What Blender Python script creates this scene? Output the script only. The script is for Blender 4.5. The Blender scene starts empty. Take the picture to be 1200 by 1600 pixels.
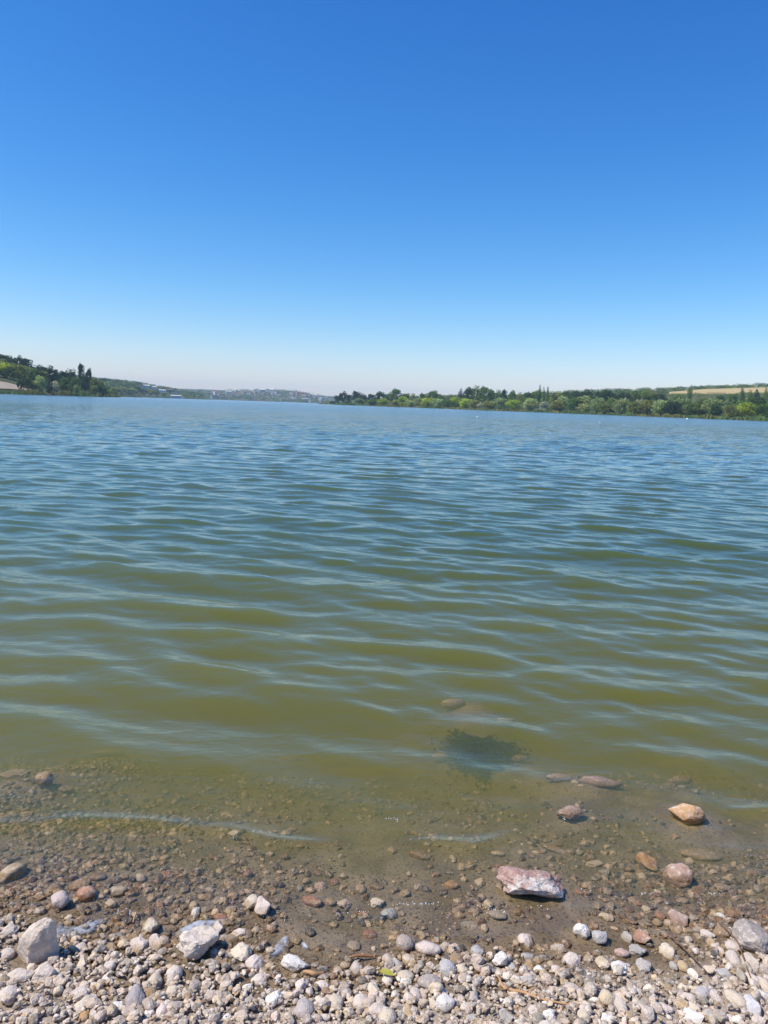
import bpy, bmesh, math, random
import numpy as np
from mathutils import Matrix, Vector, noise as mnoise

random.seed(7)
RNG = np.random.default_rng(11)
SC = bpy.context.scene
COL = SC.collection
R = math.radians

# ------------------------------------------------------------------ camera
H = 1.45
PITCH, ROLL, F = 7.9, 2.0, 1202.0
cam_data = bpy.data.cameras.new('camera')
cam_data.sensor_fit = 'VERTICAL'
cam_data.sensor_height = 34.6
cam_data.sensor_width = 25.95
cam_data.lens = 26.0
cam_data.clip_start = 0.05
cam_data.clip_end = 40000
cam = bpy.data.objects.new('camera', cam_data)
COL.objects.link(cam)
CM = Matrix.Rotation(R(90 - PITCH), 3, 'X') @ Matrix.Rotation(R(ROLL), 3, 'Z')
cam.matrix_world = Matrix.Translation((0, 0, H)) @ CM.to_4x4()
SC.camera = cam

# ------------------------------------------------------------------ light
SUN_EL, SUN_LEFT = 56.0, 104.0         # height of the sun, degrees to the left of the view
sl = bpy.data.lights.new('sun', 'SUN')
sl.energy = 4.7
sl.angle = R(0.55)
sl.color = (1.0, 0.93, 0.82)
sun = bpy.data.objects.new('sun', sl)
COL.objects.link(sun)
sd = Vector((-math.sin(R(SUN_LEFT)) * math.cos(R(SUN_EL)), math.cos(R(SUN_LEFT)) * math.cos(R(SUN_EL)), math.sin(R(SUN_EL))))
sun.rotation_euler = sd.to_track_quat('Z', 'Y').to_euler()
sun.location = sd * 50

w = bpy.data.worlds.new('World')
SC.world = w
w.use_nodes = True
nt = w.node_tree
for n in list(nt.nodes):
    nt.nodes.remove(n)
sky = nt.nodes.new('ShaderNodeTexSky')
sky.sky_type = 'NISHITA'
sky.sun_disc = False
sky.sun_elevation = R(SUN_EL)
sky.sun_rotation = R(-SUN_LEFT)
sky.altitude = 0
sky.air_density = 1.0
sky.dust_density = 0.35
sky.ozone_density = 3.0
hs = nt.nodes.new('ShaderNodeHueSaturation')
hs.inputs['Saturation'].default_value = 1.22
hs.inputs['Value'].default_value = 1.0
bg = nt.nodes.new('ShaderNodeBackground')
bg.inputs['Strength'].default_value = 0.115
wo = nt.nodes.new('ShaderNodeOutputWorld')
nt.links.new(sky.outputs[0], hs.inputs['Color'])
# the clear, dry summer air of the photograph: a deeper blue overhead, a pale blue horizon
SKY_S = 0.115
sep = nt.nodes.new('ShaderNodeSeparateColor'); cmb = nt.nodes.new('ShaderNodeCombineColor')
nt.links.new(hs.outputs[0], sep.inputs[0])
for ch, (ex, kk) in enumerate([(1.60, 1.88), (1.21, 1.385), (0.95, 1.43)]):
    m1 = nt.nodes.new('ShaderNodeMath'); m1.operation = 'MULTIPLY'; m1.inputs[1].default_value = SKY_S
    m2 = nt.nodes.new('ShaderNodeMath'); m2.operation = 'POWER'; m2.inputs[1].default_value = ex
    m3 = nt.nodes.new('ShaderNodeMath'); m3.operation = 'MULTIPLY'; m3.inputs[1].default_value = kk / SKY_S
    nt.links.new(sep.outputs[ch], m1.inputs[0]); nt.links.new(m1.outputs[0], m2.inputs[0]); nt.links.new(m2.outputs[0], m3.inputs[0])
    nt.links.new(m3.outputs[0], cmb.inputs[ch])
nt.links.new(cmb.outputs[0], bg.inputs['Color'])
nt.links.new(bg.outputs[0], wo.inputs['Surface'])

SC.view_settings.view_transform = 'Standard'
SC.view_settings.look = 'None'
SC.view_settings.exposure = 0.0
SC.view_settings.gamma = 1.0
SC.cycles.use_denoising = True
SC.cycles.max_bounces = 8
SC.cycles.transparent_max_bounces = 12
SC.cycles.volume_bounces = 2
SC.cycles.sample_clamp_indirect = 4.0
SC.cycles.caustics_reflective = False
SC.cycles.caustics_refractive = False

# ------------------------------------------------------------------ helpers
def lin(r, g, b):
    def f(c):
        c /= 255.0
        return c / 12.92 if c <= 0.04045 else ((c + 0.055) / 1.055) ** 2.4
    return (f(r), f(g), f(b))


def ray(px, py):
    d = CM @ Vector((px - 600.0, 800.0 - py, -F))
    return np.array(d.normalized())


def horizon_y(px):
    return 633.5 + (px - 600.0) * 0.0349


def at_dist(px, py, D):
    """The point at horizontal distance D from the camera seen at that direction."""
    d = ray(px, py)
    k = D / math.hypot(d[0], d[1])
    return np.array([d[0] * k, d[1] * k, H + d[2] * k])


def hdir(px):
    d = ray(px, horizon_y(px))
    v = d[:2] / np.linalg.norm(d[:2])
    return v


def _hash(ix, iy, s):
    n = (ix.astype(np.int64) * 374761393 + iy.astype(np.int64) * 668265263 + s * 1442695041) & 0xFFFFFFFF
    n = ((n ^ (n >> 13)) * 1274126177) & 0xFFFFFFFF
    return ((n ^ (n >> 16)) & 0xFFFF) / 65535.0


def vn(x, y, s=0):
    x = np.asarray(x, float); y = np.asarray(y, float)
    ix = np.floor(x); iy = np.floor(y)
    fx = x - ix; fy = y - iy
    fx = fx * fx * (3 - 2 * fx); fy = fy * fy * (3 - 2 * fy)
    ix = ix.astype(np.int64); iy = iy.astype(np.int64)
    a = _hash(ix, iy, s); b = _hash(ix + 1, iy, s); c = _hash(ix, iy + 1, s); d = _hash(ix + 1, iy + 1, s)
    return (a * (1 - fx) + b * fx) * (1 - fy) + (c * (1 - fx) + d * fx) * fy - 0.5


def sstep(a, b, x):
    t = np.clip((np.asarray(x, float) - a) / (b - a), 0, 1)
    return t * t * (3 - 2 * t)


def mesh_np(name, verts, faces, mat=None, col=None, smooth=True, parent=None, link=True):
    """verts (n,3); faces (m,3) or (m,4) array or a list of such arrays."""
    if not isinstance(faces, list):
        faces = [faces]
    me = bpy.data.meshes.new(name)
    verts = np.asarray(verts, np.float32)
    me.vertices.add(len(verts))
    me.vertices.foreach_set('co', verts.ravel())
    nl = sum(f.size for f in faces)
    nf = sum(len(f) for f in faces)
    me.loops.add(nl)
    me.loops.foreach_set('vertex_index', np.concatenate([f.ravel() for f in faces]).astype(np.int32))
    me.polygons.add(nf)
    tot = np.concatenate([np.full(len(f), f.shape[1]) for f in faces]).astype(np.int32)
    start = np.concatenate([[0], np.cumsum(tot)[:-1]]).astype(np.int32)
    me.polygons.foreach_set('loop_start', start)
    me.polygons.foreach_set('loop_total', tot)
    me.polygons.foreach_set('use_smooth', np.full(nf, smooth))
    if col is not None:
        a = me.color_attributes.new('col', 'FLOAT_COLOR', 'POINT')
        c4 = np.ones((len(verts), 4), np.float32)
        c4[:, :3] = col
        a.data.foreach_set('color', c4.ravel())
    me.update(calc_edges=True)
    me.validate()
    if mat is not None:
        me.materials.append(mat)
    if not link:
        return me
    return put(name, me, parent)


def put(name, me, parent=None):
    o = bpy.data.objects.new(name, me)
    COL.objects.link(o)
    if parent is not None:
        o.parent = parent
    return o


def tag(o, label=None, cat=None, group=None, kind=None):
    if label: o['label'] = label
    if cat: o['category'] = cat
    if group: o['group'] = group
    if kind: o['kind'] = kind
    return o


def grid_faces(nr, nc):
    i = np.arange(nr - 1)[:, None] * nc + np.arange(nc - 1)[None, :]
    i = i.ravel()
    return np.stack([i, i + 1, i + nc + 1, i + nc], 1)


_ico = {}
def ico(n):
    if n not in _ico:
        bm = bmesh.new()
        bmesh.ops.create_icosphere(bm, subdivisions=n, radius=1.0)
        v = np.array([p.co[:] for p in bm.verts]); f = np.array([[q.index for q in p.verts] for p in bm.faces])
        bm.free()
        _ico[n] = (v, f)
    return _ico[n]


def rock_shape(n, seed, cuts=7, rough=0.12, cut=(0.55, 0.9)):
    v, f = ico(n)
    v = v.copy()
    rg = np.random.default_rng(seed)
    for _ in range(cuts):
        nrm = rg.normal(size=3); nrm /= np.linalg.norm(nrm)
        d = rg.uniform(*cut)
        over = np.maximum(0, v @ nrm - d)
        v -= over[:, None] * nrm * 0.92
    off = Vector(rg.uniform(-50, 50, 3))
    fr = rough
    d = np.array([mnoise.noise(Vector(p) * 1.3 + off) * 1.4 + mnoise.noise(Vector(p) * 3.2 + off) * 0.7 + (mnoise.noise(Vector(p) * 8 + off) * 0.3 if n > 2 else 0) for p in v])
    v *= (1 + fr * d)[:, None]
    v -= (v.max(0) + v.min(0)) / 2
    v /= (v.max(0) - v.min(0)) / 2
    return v, f


# ------------------------------------------------------------------ node helpers
class NT:
    def __init__(s, name, disp=False):
        s.m = bpy.data.materials.new(name)
        s.m.use_nodes = True
        s.t = s.m.node_tree
        for n in list(s.t.nodes):
            s.t.nodes.remove(n)
        s.out = s.t.nodes.new('ShaderNodeOutputMaterial')

    def n(s, kind, **kw):
        x = s.t.nodes.new('ShaderNode' + kind)
        for k, v in kw.items():
            setattr(x, k, v)
        return x

    def l(s, a, b):
        s.t.links.new(a, b)

    def val(s, x, key, v):
        if hasattr(v, 'links') or isinstance(v, bpy.types.NodeSocket):
            s.l(v, x.inputs[key])
        else:
            x.inputs[key].default_value = v

    def math(s, op, a, b=0.0, c=0.0, clamp=False):
        x = s.n('Math', operation=op, use_clamp=clamp)
        s.val(x, 0, a); s.val(x, 1, b); s.val(x, 2, c)
        return x.outputs[0]

    def noise(s, scale, detail=4, rough=0.55, vec=None, dist=0.0):
        x = s.n('TexNoise')
        x.inputs['Scale'].default_value = scale
        x.inputs['Detail'].default_value = detail
        x.inputs['Roughness'].default_value = rough
        x.inputs['Distortion'].default_value = dist
        if vec is not None:
            s.l(vec, x.inputs['Vector'])
        return x.outputs[0]

    def mix(s, f, a, b, blend='MIX'):
        x = s.n('Mix', data_type='RGBA', blend_type=blend)
        s.val(x, 0, f)
        for k, v in ((6, a), (7, b)):
            if isinstance(v, tuple):
                x.inputs[k].default_value = (*v[:3], 1)
            else:
                s.l(v, x.inputs[k])
        return x.outputs[2]

    def ramp(s, f, a, b):
        x = s.n('MapRange', interpolation_type='SMOOTHSTEP')
        s.val(x, 0, f); x.inputs[1].default_value = a; x.inputs[2].default_value = b
        return x.outputs[0]

    def pos(s):
        return s.n('NewGeometry').outputs['Position']

    def objco(s):
        return s.n('TexCoord').outputs['Object']

    def attr(s, name='col'):
        return s.n('Attribute', attribute_name=name).outputs['Color']

    def bsdf(s, color, rough=0.8, spec=0.4, normal=None, **kw):
        p = s.n('BsdfPrincipled')
        if isinstance(color, tuple):
            p.inputs['Base Color'].default_value = (*color[:3], 1)
        else:
            s.l(color, p.inputs['Base Color'])
        s.val(p, 'Roughness', rough)
        s.val(p, 'Specular IOR Level', spec)
        if normal is not None:
            s.l(normal, p.inputs['Normal'])
        for k, v in kw.items():
            s.val(p, k, v)
        s.l(p.outputs[0], s.out.inputs['Surface'])
        return p

    def bump(s, h, strength=0.5, dist=0.01, normal=None):
        b = s.n('Bump')
        b.inputs['Strength'].default_value = strength
        b.inputs['Distance'].default_value = dist
        s.l(h, b.inputs['Height'])
        if normal is not None:
            s.l(normal, b.inputs['Normal'])
        return b.outputs[0]


def wetness(t, lo=0.008, hi=0.024):
    """1 where the shore is wet (height above the water, with a ragged edge), 0 where dry."""
    z = t.n('SeparateXYZ'); t.l(t.pos(), z.inputs[0])
    nz = t.noise(3.0, 4, 0.6, t.pos())
    zz = t.math('ADD', z.outputs[2], t.math('MULTIPLY', t.math('SUBTRACT', nz, 0.5), 0.035))
    return t.math('SUBTRACT', 1.0, t.ramp(zz, lo, hi))


# ---- stones (object colour) and gravel (vertex colour)
def stone_mat(name, source):
    t = NT(name)
    if source == 'object':
        c = t.n('ObjectInfo').outputs['Color']
        co = t.objco(); sc = 1.0
    else:
        c = t.attr('col'); co = t.pos()
    n1 = t.noise(55, 5, 0.65, co)
    n2 = t.noise(240, 3, 0.6, co)
    n3 = t.noise(22, 3, 0.5, co)
    hi = t.mix(0.55, c, (0.78, 0.68, 0.58))
    lo = t.mix(0.55, c, (0.13, 0.10, 0.08))
    c1 = t.mix(t.ramp(n1, 0.50, 0.60), c, hi)
    c1 = t.mix(t.math('MULTIPLY', t.ramp(n3, 0.5, 0.60), 0.45), c1, lo)
    c1 = t.mix(t.math('MULTIPLY', t.ramp(n2, 0.58, 0.7), 0.35), c1, (0.09, 0.08, 0.075))
    wet = wetness(t)
    cw = t.mix(1.0, c1, (0.64, 0.55, 0.41), 'MULTIPLY')
    c2 = t.mix(wet, c1, cw)
    r = t.math('SUBTRACT', 0.88, t.math('MULTIPLY', wet, 0.66))
    hsum = t.math('ADD', n1, t.math('MULTIPLY', n2, 0.5))
    t.bsdf(c2, r, 0.4, t.bump(hsum, 0.75, 0.007))
    return t.m


M_STONE = stone_mat('stone', 'object')
M_GRAVEL = stone_mat('gravel', 'attr')

# ---- mud
t = NT('mud')
p = t.pos()
a = t.noise(7, 6, 0.6, p); b = t.noise(90, 4, 0.6, p); c = t.noise(420, 2, 0.6, p)
wet = wetness(t, 0.010, 0.034)
dry = t.mix(a, (0.36, 0.29, 0.22), (0.52, 0.43, 0.34))
wetc = t.mix(t.ramp(a, 0.35, 0.65), (0.17, 0.118, 0.064), (0.28, 0.205, 0.122))
wetc = t.mix(t.math('MULTIPLY', t.ramp(b, 0.52, 0.64), 0.7), wetc, (0.06, 0.05, 0.038))
dry = t.mix(t.math('MULTIPLY', t.ramp(b, 0.5, 0.7), 0.5), dry, (0.14, 0.12, 0.10))
cc = t.mix(wet, dry, wetc)
rr = t.math('SUBTRACT', 0.9, t.math('MULTIPLY', wet, 0.38))
hh = t.math('ADD', t.math('MULTIPLY', b, 1.0), t.math('MULTIPLY', c, 0.35))
t.bsdf(cc, rr, 0.22, t.bump(hh, 0.7, 0.010))
M_MUD = t.m

# ---- water
t = NT('water')
p = t.pos()
sx = t.n('SeparateXYZ'); t.l(p, sx.inputs[0])
yy = sx.outputs[1]
mp = t.n('Mapping'); mp.inputs['Scale'].default_value = (0.55, 1.0, 1.0); mp.inputs['Rotation'].default_value = (0, 0, R(-14)); t.l(p, mp.inputs[0])
n1 = t.noise(11.0, 4, 0.55, mp.outputs[0], 0.4)
n2 = t.noise(2.2, 4, 0.6, mp.outputs[0], 0.3)
n3 = t.noise(0.16, 3, 0.6, mp.outputs[0])
near = t.bump(n1, 0.5, 0.012)
offs = t.ramp(yy, 9.0, 45.0)
b2 = t.n('Bump'); b2.inputs['Distance'].default_value = 0.22
t.l(n2, b2.inputs['Height']); t.l(t.math('MULTIPLY', offs, 0.55), b2.inputs['Strength']); t.l(near, b2.inputs['Normal'])
NORM = b2.outputs[0]
fr = t.n('Fresnel'); fr.inputs['IOR'].default_value = 1.40; t.l(NORM, fr.inputs['Normal'])
bf = t.n('NewGeometry').outputs['Backfacing']
fac = t.math('MULTIPLY', fr.outputs[0], t.math('SUBTRACT', 1.0, bf))
gl = t.n('BsdfAnisotropic') if hasattr(bpy.types, 'ShaderNodeBsdfAnisotropic') else t.n('BsdfGlossy')
gl.distribution = 'MULTI_GGX'
gl.inputs['Color'].default_value = (1, 1, 1, 1)
ro = t.math('ADD', 0.022, t.math('MULTIPLY', t.ramp(yy, 10.0, 160.0), 0.15))
ro = t.math('ADD', ro, t.math('MULTIPLY', t.math('MULTIPLY', t.math('SUBTRACT', n3, 0.5), offs), 0.05))
t.l(ro, gl.inputs['Roughness']); t.l(NORM, gl.inputs['Normal'])
tr = t.n('BsdfTransparent')
# silt is stirred up inshore; farther out the lake is clearer and darker
clear = t.ramp(yy, 3.2, 9.0)
t.l(t.mix(t.ramp(yy, 14.0, 70.0), t.mix(clear, (1.0, 1.0, 1.0), (0.70, 0.84, 1.0)), (0.50, 0.68, 0.95)), tr.inputs[0])
mx = t.n('MixShader'); t.l(fac, mx.inputs[0]); t.l(tr.outputs[0], mx.inputs[1]); t.l(gl.outputs[0], mx.inputs[2])
t.l(mx.outputs[0], t.out.inputs['Surface'])
vs = t.n('VolumeScatter'); vs.inputs['Color'].default_value = (0.44, 0.48, 0.11, 1); vs.inputs['Density'].default_value = 4.1; vs.inputs['Anisotropy'].default_value = 0.1
va = t.n('VolumeAbsorption'); va.inputs['Color'].default_value = (0.56, 0.47, 0.0, 1); va.inputs['Density'].default_value = 4.7
ad = t.n('AddShader'); t.l(vs.outputs[0], ad.inputs[0]); t.l(va.outputs[0], ad.inputs[1])
t.l(ad.outputs[0], t.out.inputs['Volume'])
M_WATER = t.m


def simple(name, color, rough=0.85, var=0.25, scale=6.0, spec=0.3, space='pos'):
    t = NT(name)
    co = t.pos() if space == 'pos' else t.objco()
    n = t.noise(scale, 5, 0.6, co)
    lo = tuple(c * (1 - var) for c in color); hi = tuple(min(1, c * (1 + var)) for c in color)
    t.bsdf(t.mix(n, lo, hi), rough, spec)
    return t.m


# leaves: vertex colour times object colour
t = NT('leaves')
c = t.mix(1.0, t.attr('col'), t.n('ObjectInfo').outputs['Color'], 'MULTIPLY')
d = t.n('BsdfDiffuse'); t.l(c, d.inputs[0])
tl = t.n('BsdfTranslucent'); t.l(c, tl.inputs[0])
m2 = t.n('MixShader'); m2.inputs[0].default_value = 0.28; t.l(d.outputs[0], m2.inputs[1]); t.l(tl.outputs[0], m2.inputs[2])
t.l(m2.outputs[0], t.out.inputs['Surface'])
M_LEAF = t.m
M_BARK = simple('bark', (0.10, 0.075, 0.055), 0.9, 0.3, 3, space='obj')

t = NT('meadow')
p = t.pos()
n = t.noise(0.02, 6, 0.65, p); n2 = t.noise(0.3, 4, 0.6, p)
cg = t.mix(t.ramp(n, 0.42, 0.6), (0.055, 0.085, 0.028), (0.13, 0.125, 0.06))
cg = t.mix(t.math('MULTIPLY', n2, 0.5), cg, (0.04, 0.06, 0.02))
t.bsdf(cg, 0.95, 0.1)
M_MEADOW = t.m
M_FIELD = simple('straw', (0.47, 0.37, 0.17), 0.95, 0.12, 0.03, 0.1)
M_SAND = simple('sand', (0.50, 0.40, 0.29), 0.95, 0.15, 0.2, 0.1)
t = NT('hillside')
p = t.pos()
n = t.noise(0.006, 7, 0.7, p); n2 = t.noise(0.05, 5, 0.65, p)
cg = t.mix(t.ramp(n, 0.42, 0.6), (0.05, 0.075, 0.035), (0.20, 0.165, 0.11))
cg = t.mix(t.ramp(n2, 0.5, 0.62), cg, (0.035, 0.055, 0.025))
t.bsdf(cg, 0.95, 0.1)
M_HILL = t.m

# ------------------------------------------------------------------ shore and lake bed
SH_PX = [(-200, 1425), (0, 1425), (150, 1438), (300, 1442), (420, 1462), (550, 1476), (700, 1452), (850, 1446), (1000, 1456), (1100, 1450), (1200, 1432), (1400, 1425)]
_sx, _sy = [], []
for px, py in SH_PX:
    d = ray(px, py); k = -H / d[2]
    _sx.append(d[0] * k); _sy.append(d[1] * k)


def shore_y(x):
    return np.interp(x, _sx, _sy) + 0.03 * vn(np.asarray(x) * 5, 0, 3) + 0.5 * vn(np.asarray(x) * 0.25, 3, 5) * sstep(1.6, 6, np.abs(x))


MOUNDS = []
for px, py, hh_, rr_ in [(752, 1150, 0.06, 0.30), (735, 1095, 0.17, 0.24), (640, 1126, 0.07, 0.12), (1087, 1150, 0.06, 0.13), (300, 1104, 0.06, 0.13), (168, 1183, 0.045, 0.16), (907, 1222, 0.075, 0.22), (1062, 1228, 0.05, 0.12), (40, 1220, 0.06, 0.22), (1072, 1278, 0.055, 0.14), (892, 1278, 0.045, 0.11)]:
    d = ray(px, py); k = -(H + 0.05) / d[2]
    MOUNDS.append((d[0] * k, d[1] * k, hh_, rr_))


def bed(x, y):
    x = np.asarray(x, float); y = np.asarray(y, float)
    s = y - shore_y(x)                       # >0 in the water
    under = -(0.10 * np.minimum(s, 0.5) + 0.145 * np.clip(s - 0.5, 0, 3.0) + 0.22 * np.clip(s - 3.5, 0, 9))
    land = np.minimum(-s, 0.25) * 0.085 + np.clip(-s - 0.25, 0, 6) * 0.13 + 0.04 * np.clip(-s - 6, 0, 30)
    z = np.where(s > 0, under, land)
    for mx_, my_, mh_, mr_ in MOUNDS:
        z = z + mh_ * np.exp(-((x - mx_) ** 2 + (y - my_) ** 2) / mr_ ** 2)
    z += 0.016 * vn(x * 3.1, y * 3.1, 1) + 0.010 * vn(x * 9, y * 9, 2) + 0.005 * vn(x * 25, y * 25, 4) + 0.0025 * vn(x * 70, y * 70, 6)
    return z


def ground_hit(px, py):
    d = ray(px, py)
    lo, hi = 0.8, 8.0
    k = 1.0
    prev = k
    while k < 12:
        pt = d * k
        if H + pt[2] < float(bed(pt[0], pt[1])):
            break
        prev = k; k += 0.02
    a, b = prev, k
    for _ in range(12):
        m = (a + b) / 2; pt = d * m
        if H + pt[2] < float(bed(pt[0], pt[1])): b = m
        else: a = m
    pt = d * a
    return np.array([pt[0], pt[1], H + pt[2]]), a * float(-(Vector(d) @ (CM @ Vector((0, 0, -1)))) * -1)


def sgrid(lim, step, fine, growth=1.06):
    v = list(np.arange(0, fine, step)); s = step
    while v[-1] < lim:
        s *= growth; v.append(v[-1] + s)
    v = np.array(v)
    return np.concatenate([-v[:0:-1], v])


gx = sgrid(70, 0.016, 1.9)
gy = np.concatenate([-sgrid(45, 0.25, 1.0)[sgrid(45, 0.25, 1.0) > 0.01][::-1], np.arange(0, 1.2, 0.04), np.arange(1.2, 3.6, 0.014), 3.6 + sgrid(12, 0.05, 0.5)[sgrid(12, 0.05, 0.5) >= 0]])
X, Y = np.meshgrid(gx, gy)
Z = bed(X, Y)
Z = np.where(Y < -6, Z, Z)
beach = mesh_np('beach', np.stack([X.ravel(), Y.ravel(), Z.ravel()], 1), grid_faces(len(gy), len(gx)), M_MUD)
tag(beach, kind='structure')

# ------------------------------------------------------------------ lake water
rg = np.random.default_rng(5)
ys_ = [1.55]
while ys_[-1] < 140:
    ys_.append(ys_[-1] + max(0.016, ys_[-1] * 0.0042))
while ys_[-1] < 7000:
    ys_.append(ys_[-1] * 1.012 + 0.1)
ys_ = np.array(ys_)
NU = 640
U = np.linspace(-1, 1, NU)
WY = 2.6 + 0.95 * ys_
X = U[None, :] * WY[:, None]
Y = np.repeat(ys_[:, None], NU, 1)
spx = 2 * WY[:, None] / NU
spy = np.gradient(ys_)[:, None]
Z = np.zeros_like(X)
lams = np.exp(rg.uniform(math.log(0.14), math.log(1.6), 130))
for lam in lams:
    th = R(rg.normal(-23, 22))             # crests lean: the right end comes nearer
    kx, ky = math.sin(th), -math.cos(th)
    k = 2 * math.pi / lam
    slope = 0.0205 * (lam / 0.5) ** (-0.75 if lam > 0.5 else 0.4)
    amp = slope / k
    fade = 1 - sstep(0.22, 0.42, spy / lam)
    fade = fade * (1 - sstep(0.25, 0.5, spx * abs(kx) / lam))
    env = 1 + 0.9 * vn(X / (lam * 5) + lam * 31, Y / (lam * 4), int(lam * 1000))
    Z += amp * fade * env * np.sin(k * (X * kx + Y * ky) + rg.uniform(0, 6.283))
Z = Z + 3.0 * (Z * Z - 0.0002) * sstep(0, 1, 1)
SD = Y - shore_y(X)
growth = 0.14 + 0.86 * sstep(0.1, 2.0, SD)
growth *= 1.0 + 0.5 * (vn(X * 0.11, Y * 0.06, 77)) * sstep(4, 10, Y)
Z *= growth
# the last little wave running up the shore
wl = np.interp(X, [-2.2, -1.2, -0.75, -0.35, 0.0, 0.35, 0.8, 2.2], [0.42, 0.46, 0.5, 0.44, 0.50, 0.40, 0.56, 0.6])
e = SD - wl + 0.05 * vn(X * 4, 1, 9)
Z += 0.014 * np.exp(-(e / 0.035) ** 2) * (0.35 + 1.9 * vn(X * 3.4, 5, 12)).clip(0.0, 1.2) * sstep(0, .1, SD)
wl2 = wl * 0.18
e = SD - wl2
Z += 0.004 * np.exp(-(e / 0.02) ** 2) * (0.7 + 1.2 * vn(X * 5, 5, 13))
v = np.stack([X.ravel(), Y.ravel(), Z.ravel()], 1)
nr, nc = X.shape
f = [grid_faces(nr, nc)]
# closed body: walls and a floor well under the lake bed
ring = np.concatenate([np.arange(nc), (np.arange(1, nr)) * nc + nc - 1, (nr - 1) * nc + np.arange(nc - 2, -1, -1), np.arange(nr - 2, 0, -1) * nc])
low = v[ring].copy(); low[:, 2] = -4.0
nv = len(v)
v = np.concatenate([v, low, [[0, 3000, -4.0]]])
m = len(ring); j = np.arange(m); j2 = (j + 1) % m
f.append(np.stack([ring[j], nv + j, nv + j2, ring[j2]], 1))
f.append(np.stack([nv + j, np.full(m, nv + m), nv + j2], 1))
lake = mesh_np('lake_water', v, f, M_WATER)
tag(lake, kind='structure')

# ------------------------------------------------------------------ far land
BANKS = {}
def bank(name, pxs, rows, mat):
    """rows: list of (D(px) function, z or ('y', function of px giving the pixel row of the ground))."""
    P = np.zeros((len(rows), len(pxs), 3))
    for i, (Df, zf) in enumerate(rows):
        for j, px in enumerate(pxs):
            D = Df(px); h = hdir(px)
            if isinstance(zf, tuple):
                z = at_dist(px, zf[1](px), D)[2]
            else:
                z = zf
            P[i, j] = (h[0] * D, h[1] * D, z)
    BANKS[name] = (np.array(pxs, float), P)
    # refine
    def refine(P):
        n = P.shape[0]; k = 6
        rows_ = []
        for i in range(n - 1):
            for q in range(k):
                tt = q / k
                rows_.append(P[i] * (1 - tt) + P[i + 1] * tt)
        rows_.append(P[-1])
        return np.array(rows_)
    Q = refine(P)
    amp = np.clip(Q[..., 2], 0, 30) * 0.05
    Q[..., 2] += amp * (vn(Q[..., 0] * 0.01, Q[..., 1] * 0.01, 21) + 0.5 * vn(Q[..., 0] * 0.04, Q[..., 1] * 0.04, 22))
    o = mesh_np(name, Q.reshape(-1, 3), grid_faces(Q.shape[0], Q.shape[1]), mat)
    tag(o, kind='structure')
    return o


def bank_z(name, px, D):
    pxs, P = BANKS[name]
    j = np.clip(np.searchsorted(pxs, px) - 1, 0, len(pxs) - 2)
    tt = np.clip((px - pxs[j]) / (pxs[j + 1] - pxs[j]), 0, 1)
    col = P[:, j] * (1 - tt) + P[:, j + 1] * tt
    Dd = np.hypot(col[:, 0], col[:, 1])
    return float(np.interp(D, Dd, col[:, 2]))


def ip(*pts):
    xs = [p[0] for p in pts]; zs = [p[1] for p in pts]
    return lambda px: float(np.interp(px, xs, zs))


# shoreline distances
D_RIGHT = ip((498, 1020), (520, 980), (560, 930), (600, 880), (740, 740), (860, 655), (960, 600), (1200, 500), (1500, 440), (1900, 400))
D_LEFT = ip((-700, 330), (-300, 430), (0, 600), (60, 650), (100, 690), (150, 740), (187, 800))
D_LEFT2 = ip((60, 1300), (190, 1450), (270, 1750), (330, 2100))
right_top = ip((498, 630), (520, 629), (560, 626), (650, 623), (720, 619.5), (800, 617), (860, 614), (960, 611), (1040, 609.5), (1100, 607), (1200, 603.5), (1500, 588), (1900, 570))
right_mid = ip((498, 631), (560, 629.5), (650, 627), (720, 622), (800, 622), (860, 621), (960, 620), (1040, 618), (1200, 618), (1500, 610), (1900, 600))
pxr = list(range(498, 1901, 12))
bank('right_bank', pxr, [
    (lambda p: D_RIGHT(p) - 6, -0.6), (lambda p: D_RIGHT(p), 0.15), (lambda p: D_RIGHT(p) + 14, 0.7),
    (lambda p: D_RIGHT(p) + 110, 2.0), (lambda p: D_RIGHT(p) + 260, ('y', right_mid)),
    (lambda p: D_RIGHT(p) + 760, ('y', right_top)), (lambda p: D_RIGHT(p) + 1300, ('y', lambda q: right_top(q) + 3)), (lambda p: D_RIGHT(p) + 1700, -2.0)], M_MEADOW)
left_top = ip((-700, 500), (-300, 535), (0, 562), (40, 572), (80, 590), (120, 603), (160, 612), (187, 617.5))
left_mid = ip((-700, 590), (-300, 590), (0, 596), (45, 602), (100, 608), (160, 613), (187, 618))
pxl = list(range(-700, 188, 12)) + [187]
bank('left_bank', pxl, [
    (lambda p: D_LEFT(p) - 6, -0.6), (lambda p: D_LEFT(p), 0.15), (lambda p: D_LEFT(p) + 16, 0.8),
    (lambda p: D_LEFT(p) + 60, ('y', left_mid)), (lambda p: D_LEFT(p) + 420, ('y', left_top)),
    (lambda p: D_LEFT(p) + 700, -2)], M_MEADOW)
l2_top = ip((40, 585), (120, 588), (160, 593), (200, 596.5), (220, 599), (250, 605), (285, 611), (312, 617), (335, 622))
pxq = list(range(40, 336, 8))
bank('far_left_bank', pxq, [
    (lambda p: D_LEFT2(p) - 20, -1), (lambda p: D_LEFT2(p), 0.3), (lambda p: D_LEFT2(p) + 60, 2.0),
    (lambda p: D_LEFT2(p) + 700, ('y', l2_top)), (lambda p: D_LEFT2(p) + 1200, -2)], M_MEADOW)
far_top = ip((180, 607), (270, 609), (320, 611), (350, 611), (390, 610), (432, 609.5), (460, 611), (480, 614.5), (492, 617.5), (505, 620), (530, 622), (560, 624))
far_mid = ip((180, 614), (300, 618), (400, 619), (480, 623), (560, 628))
pxf = list(range(180, 561, 6))
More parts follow.
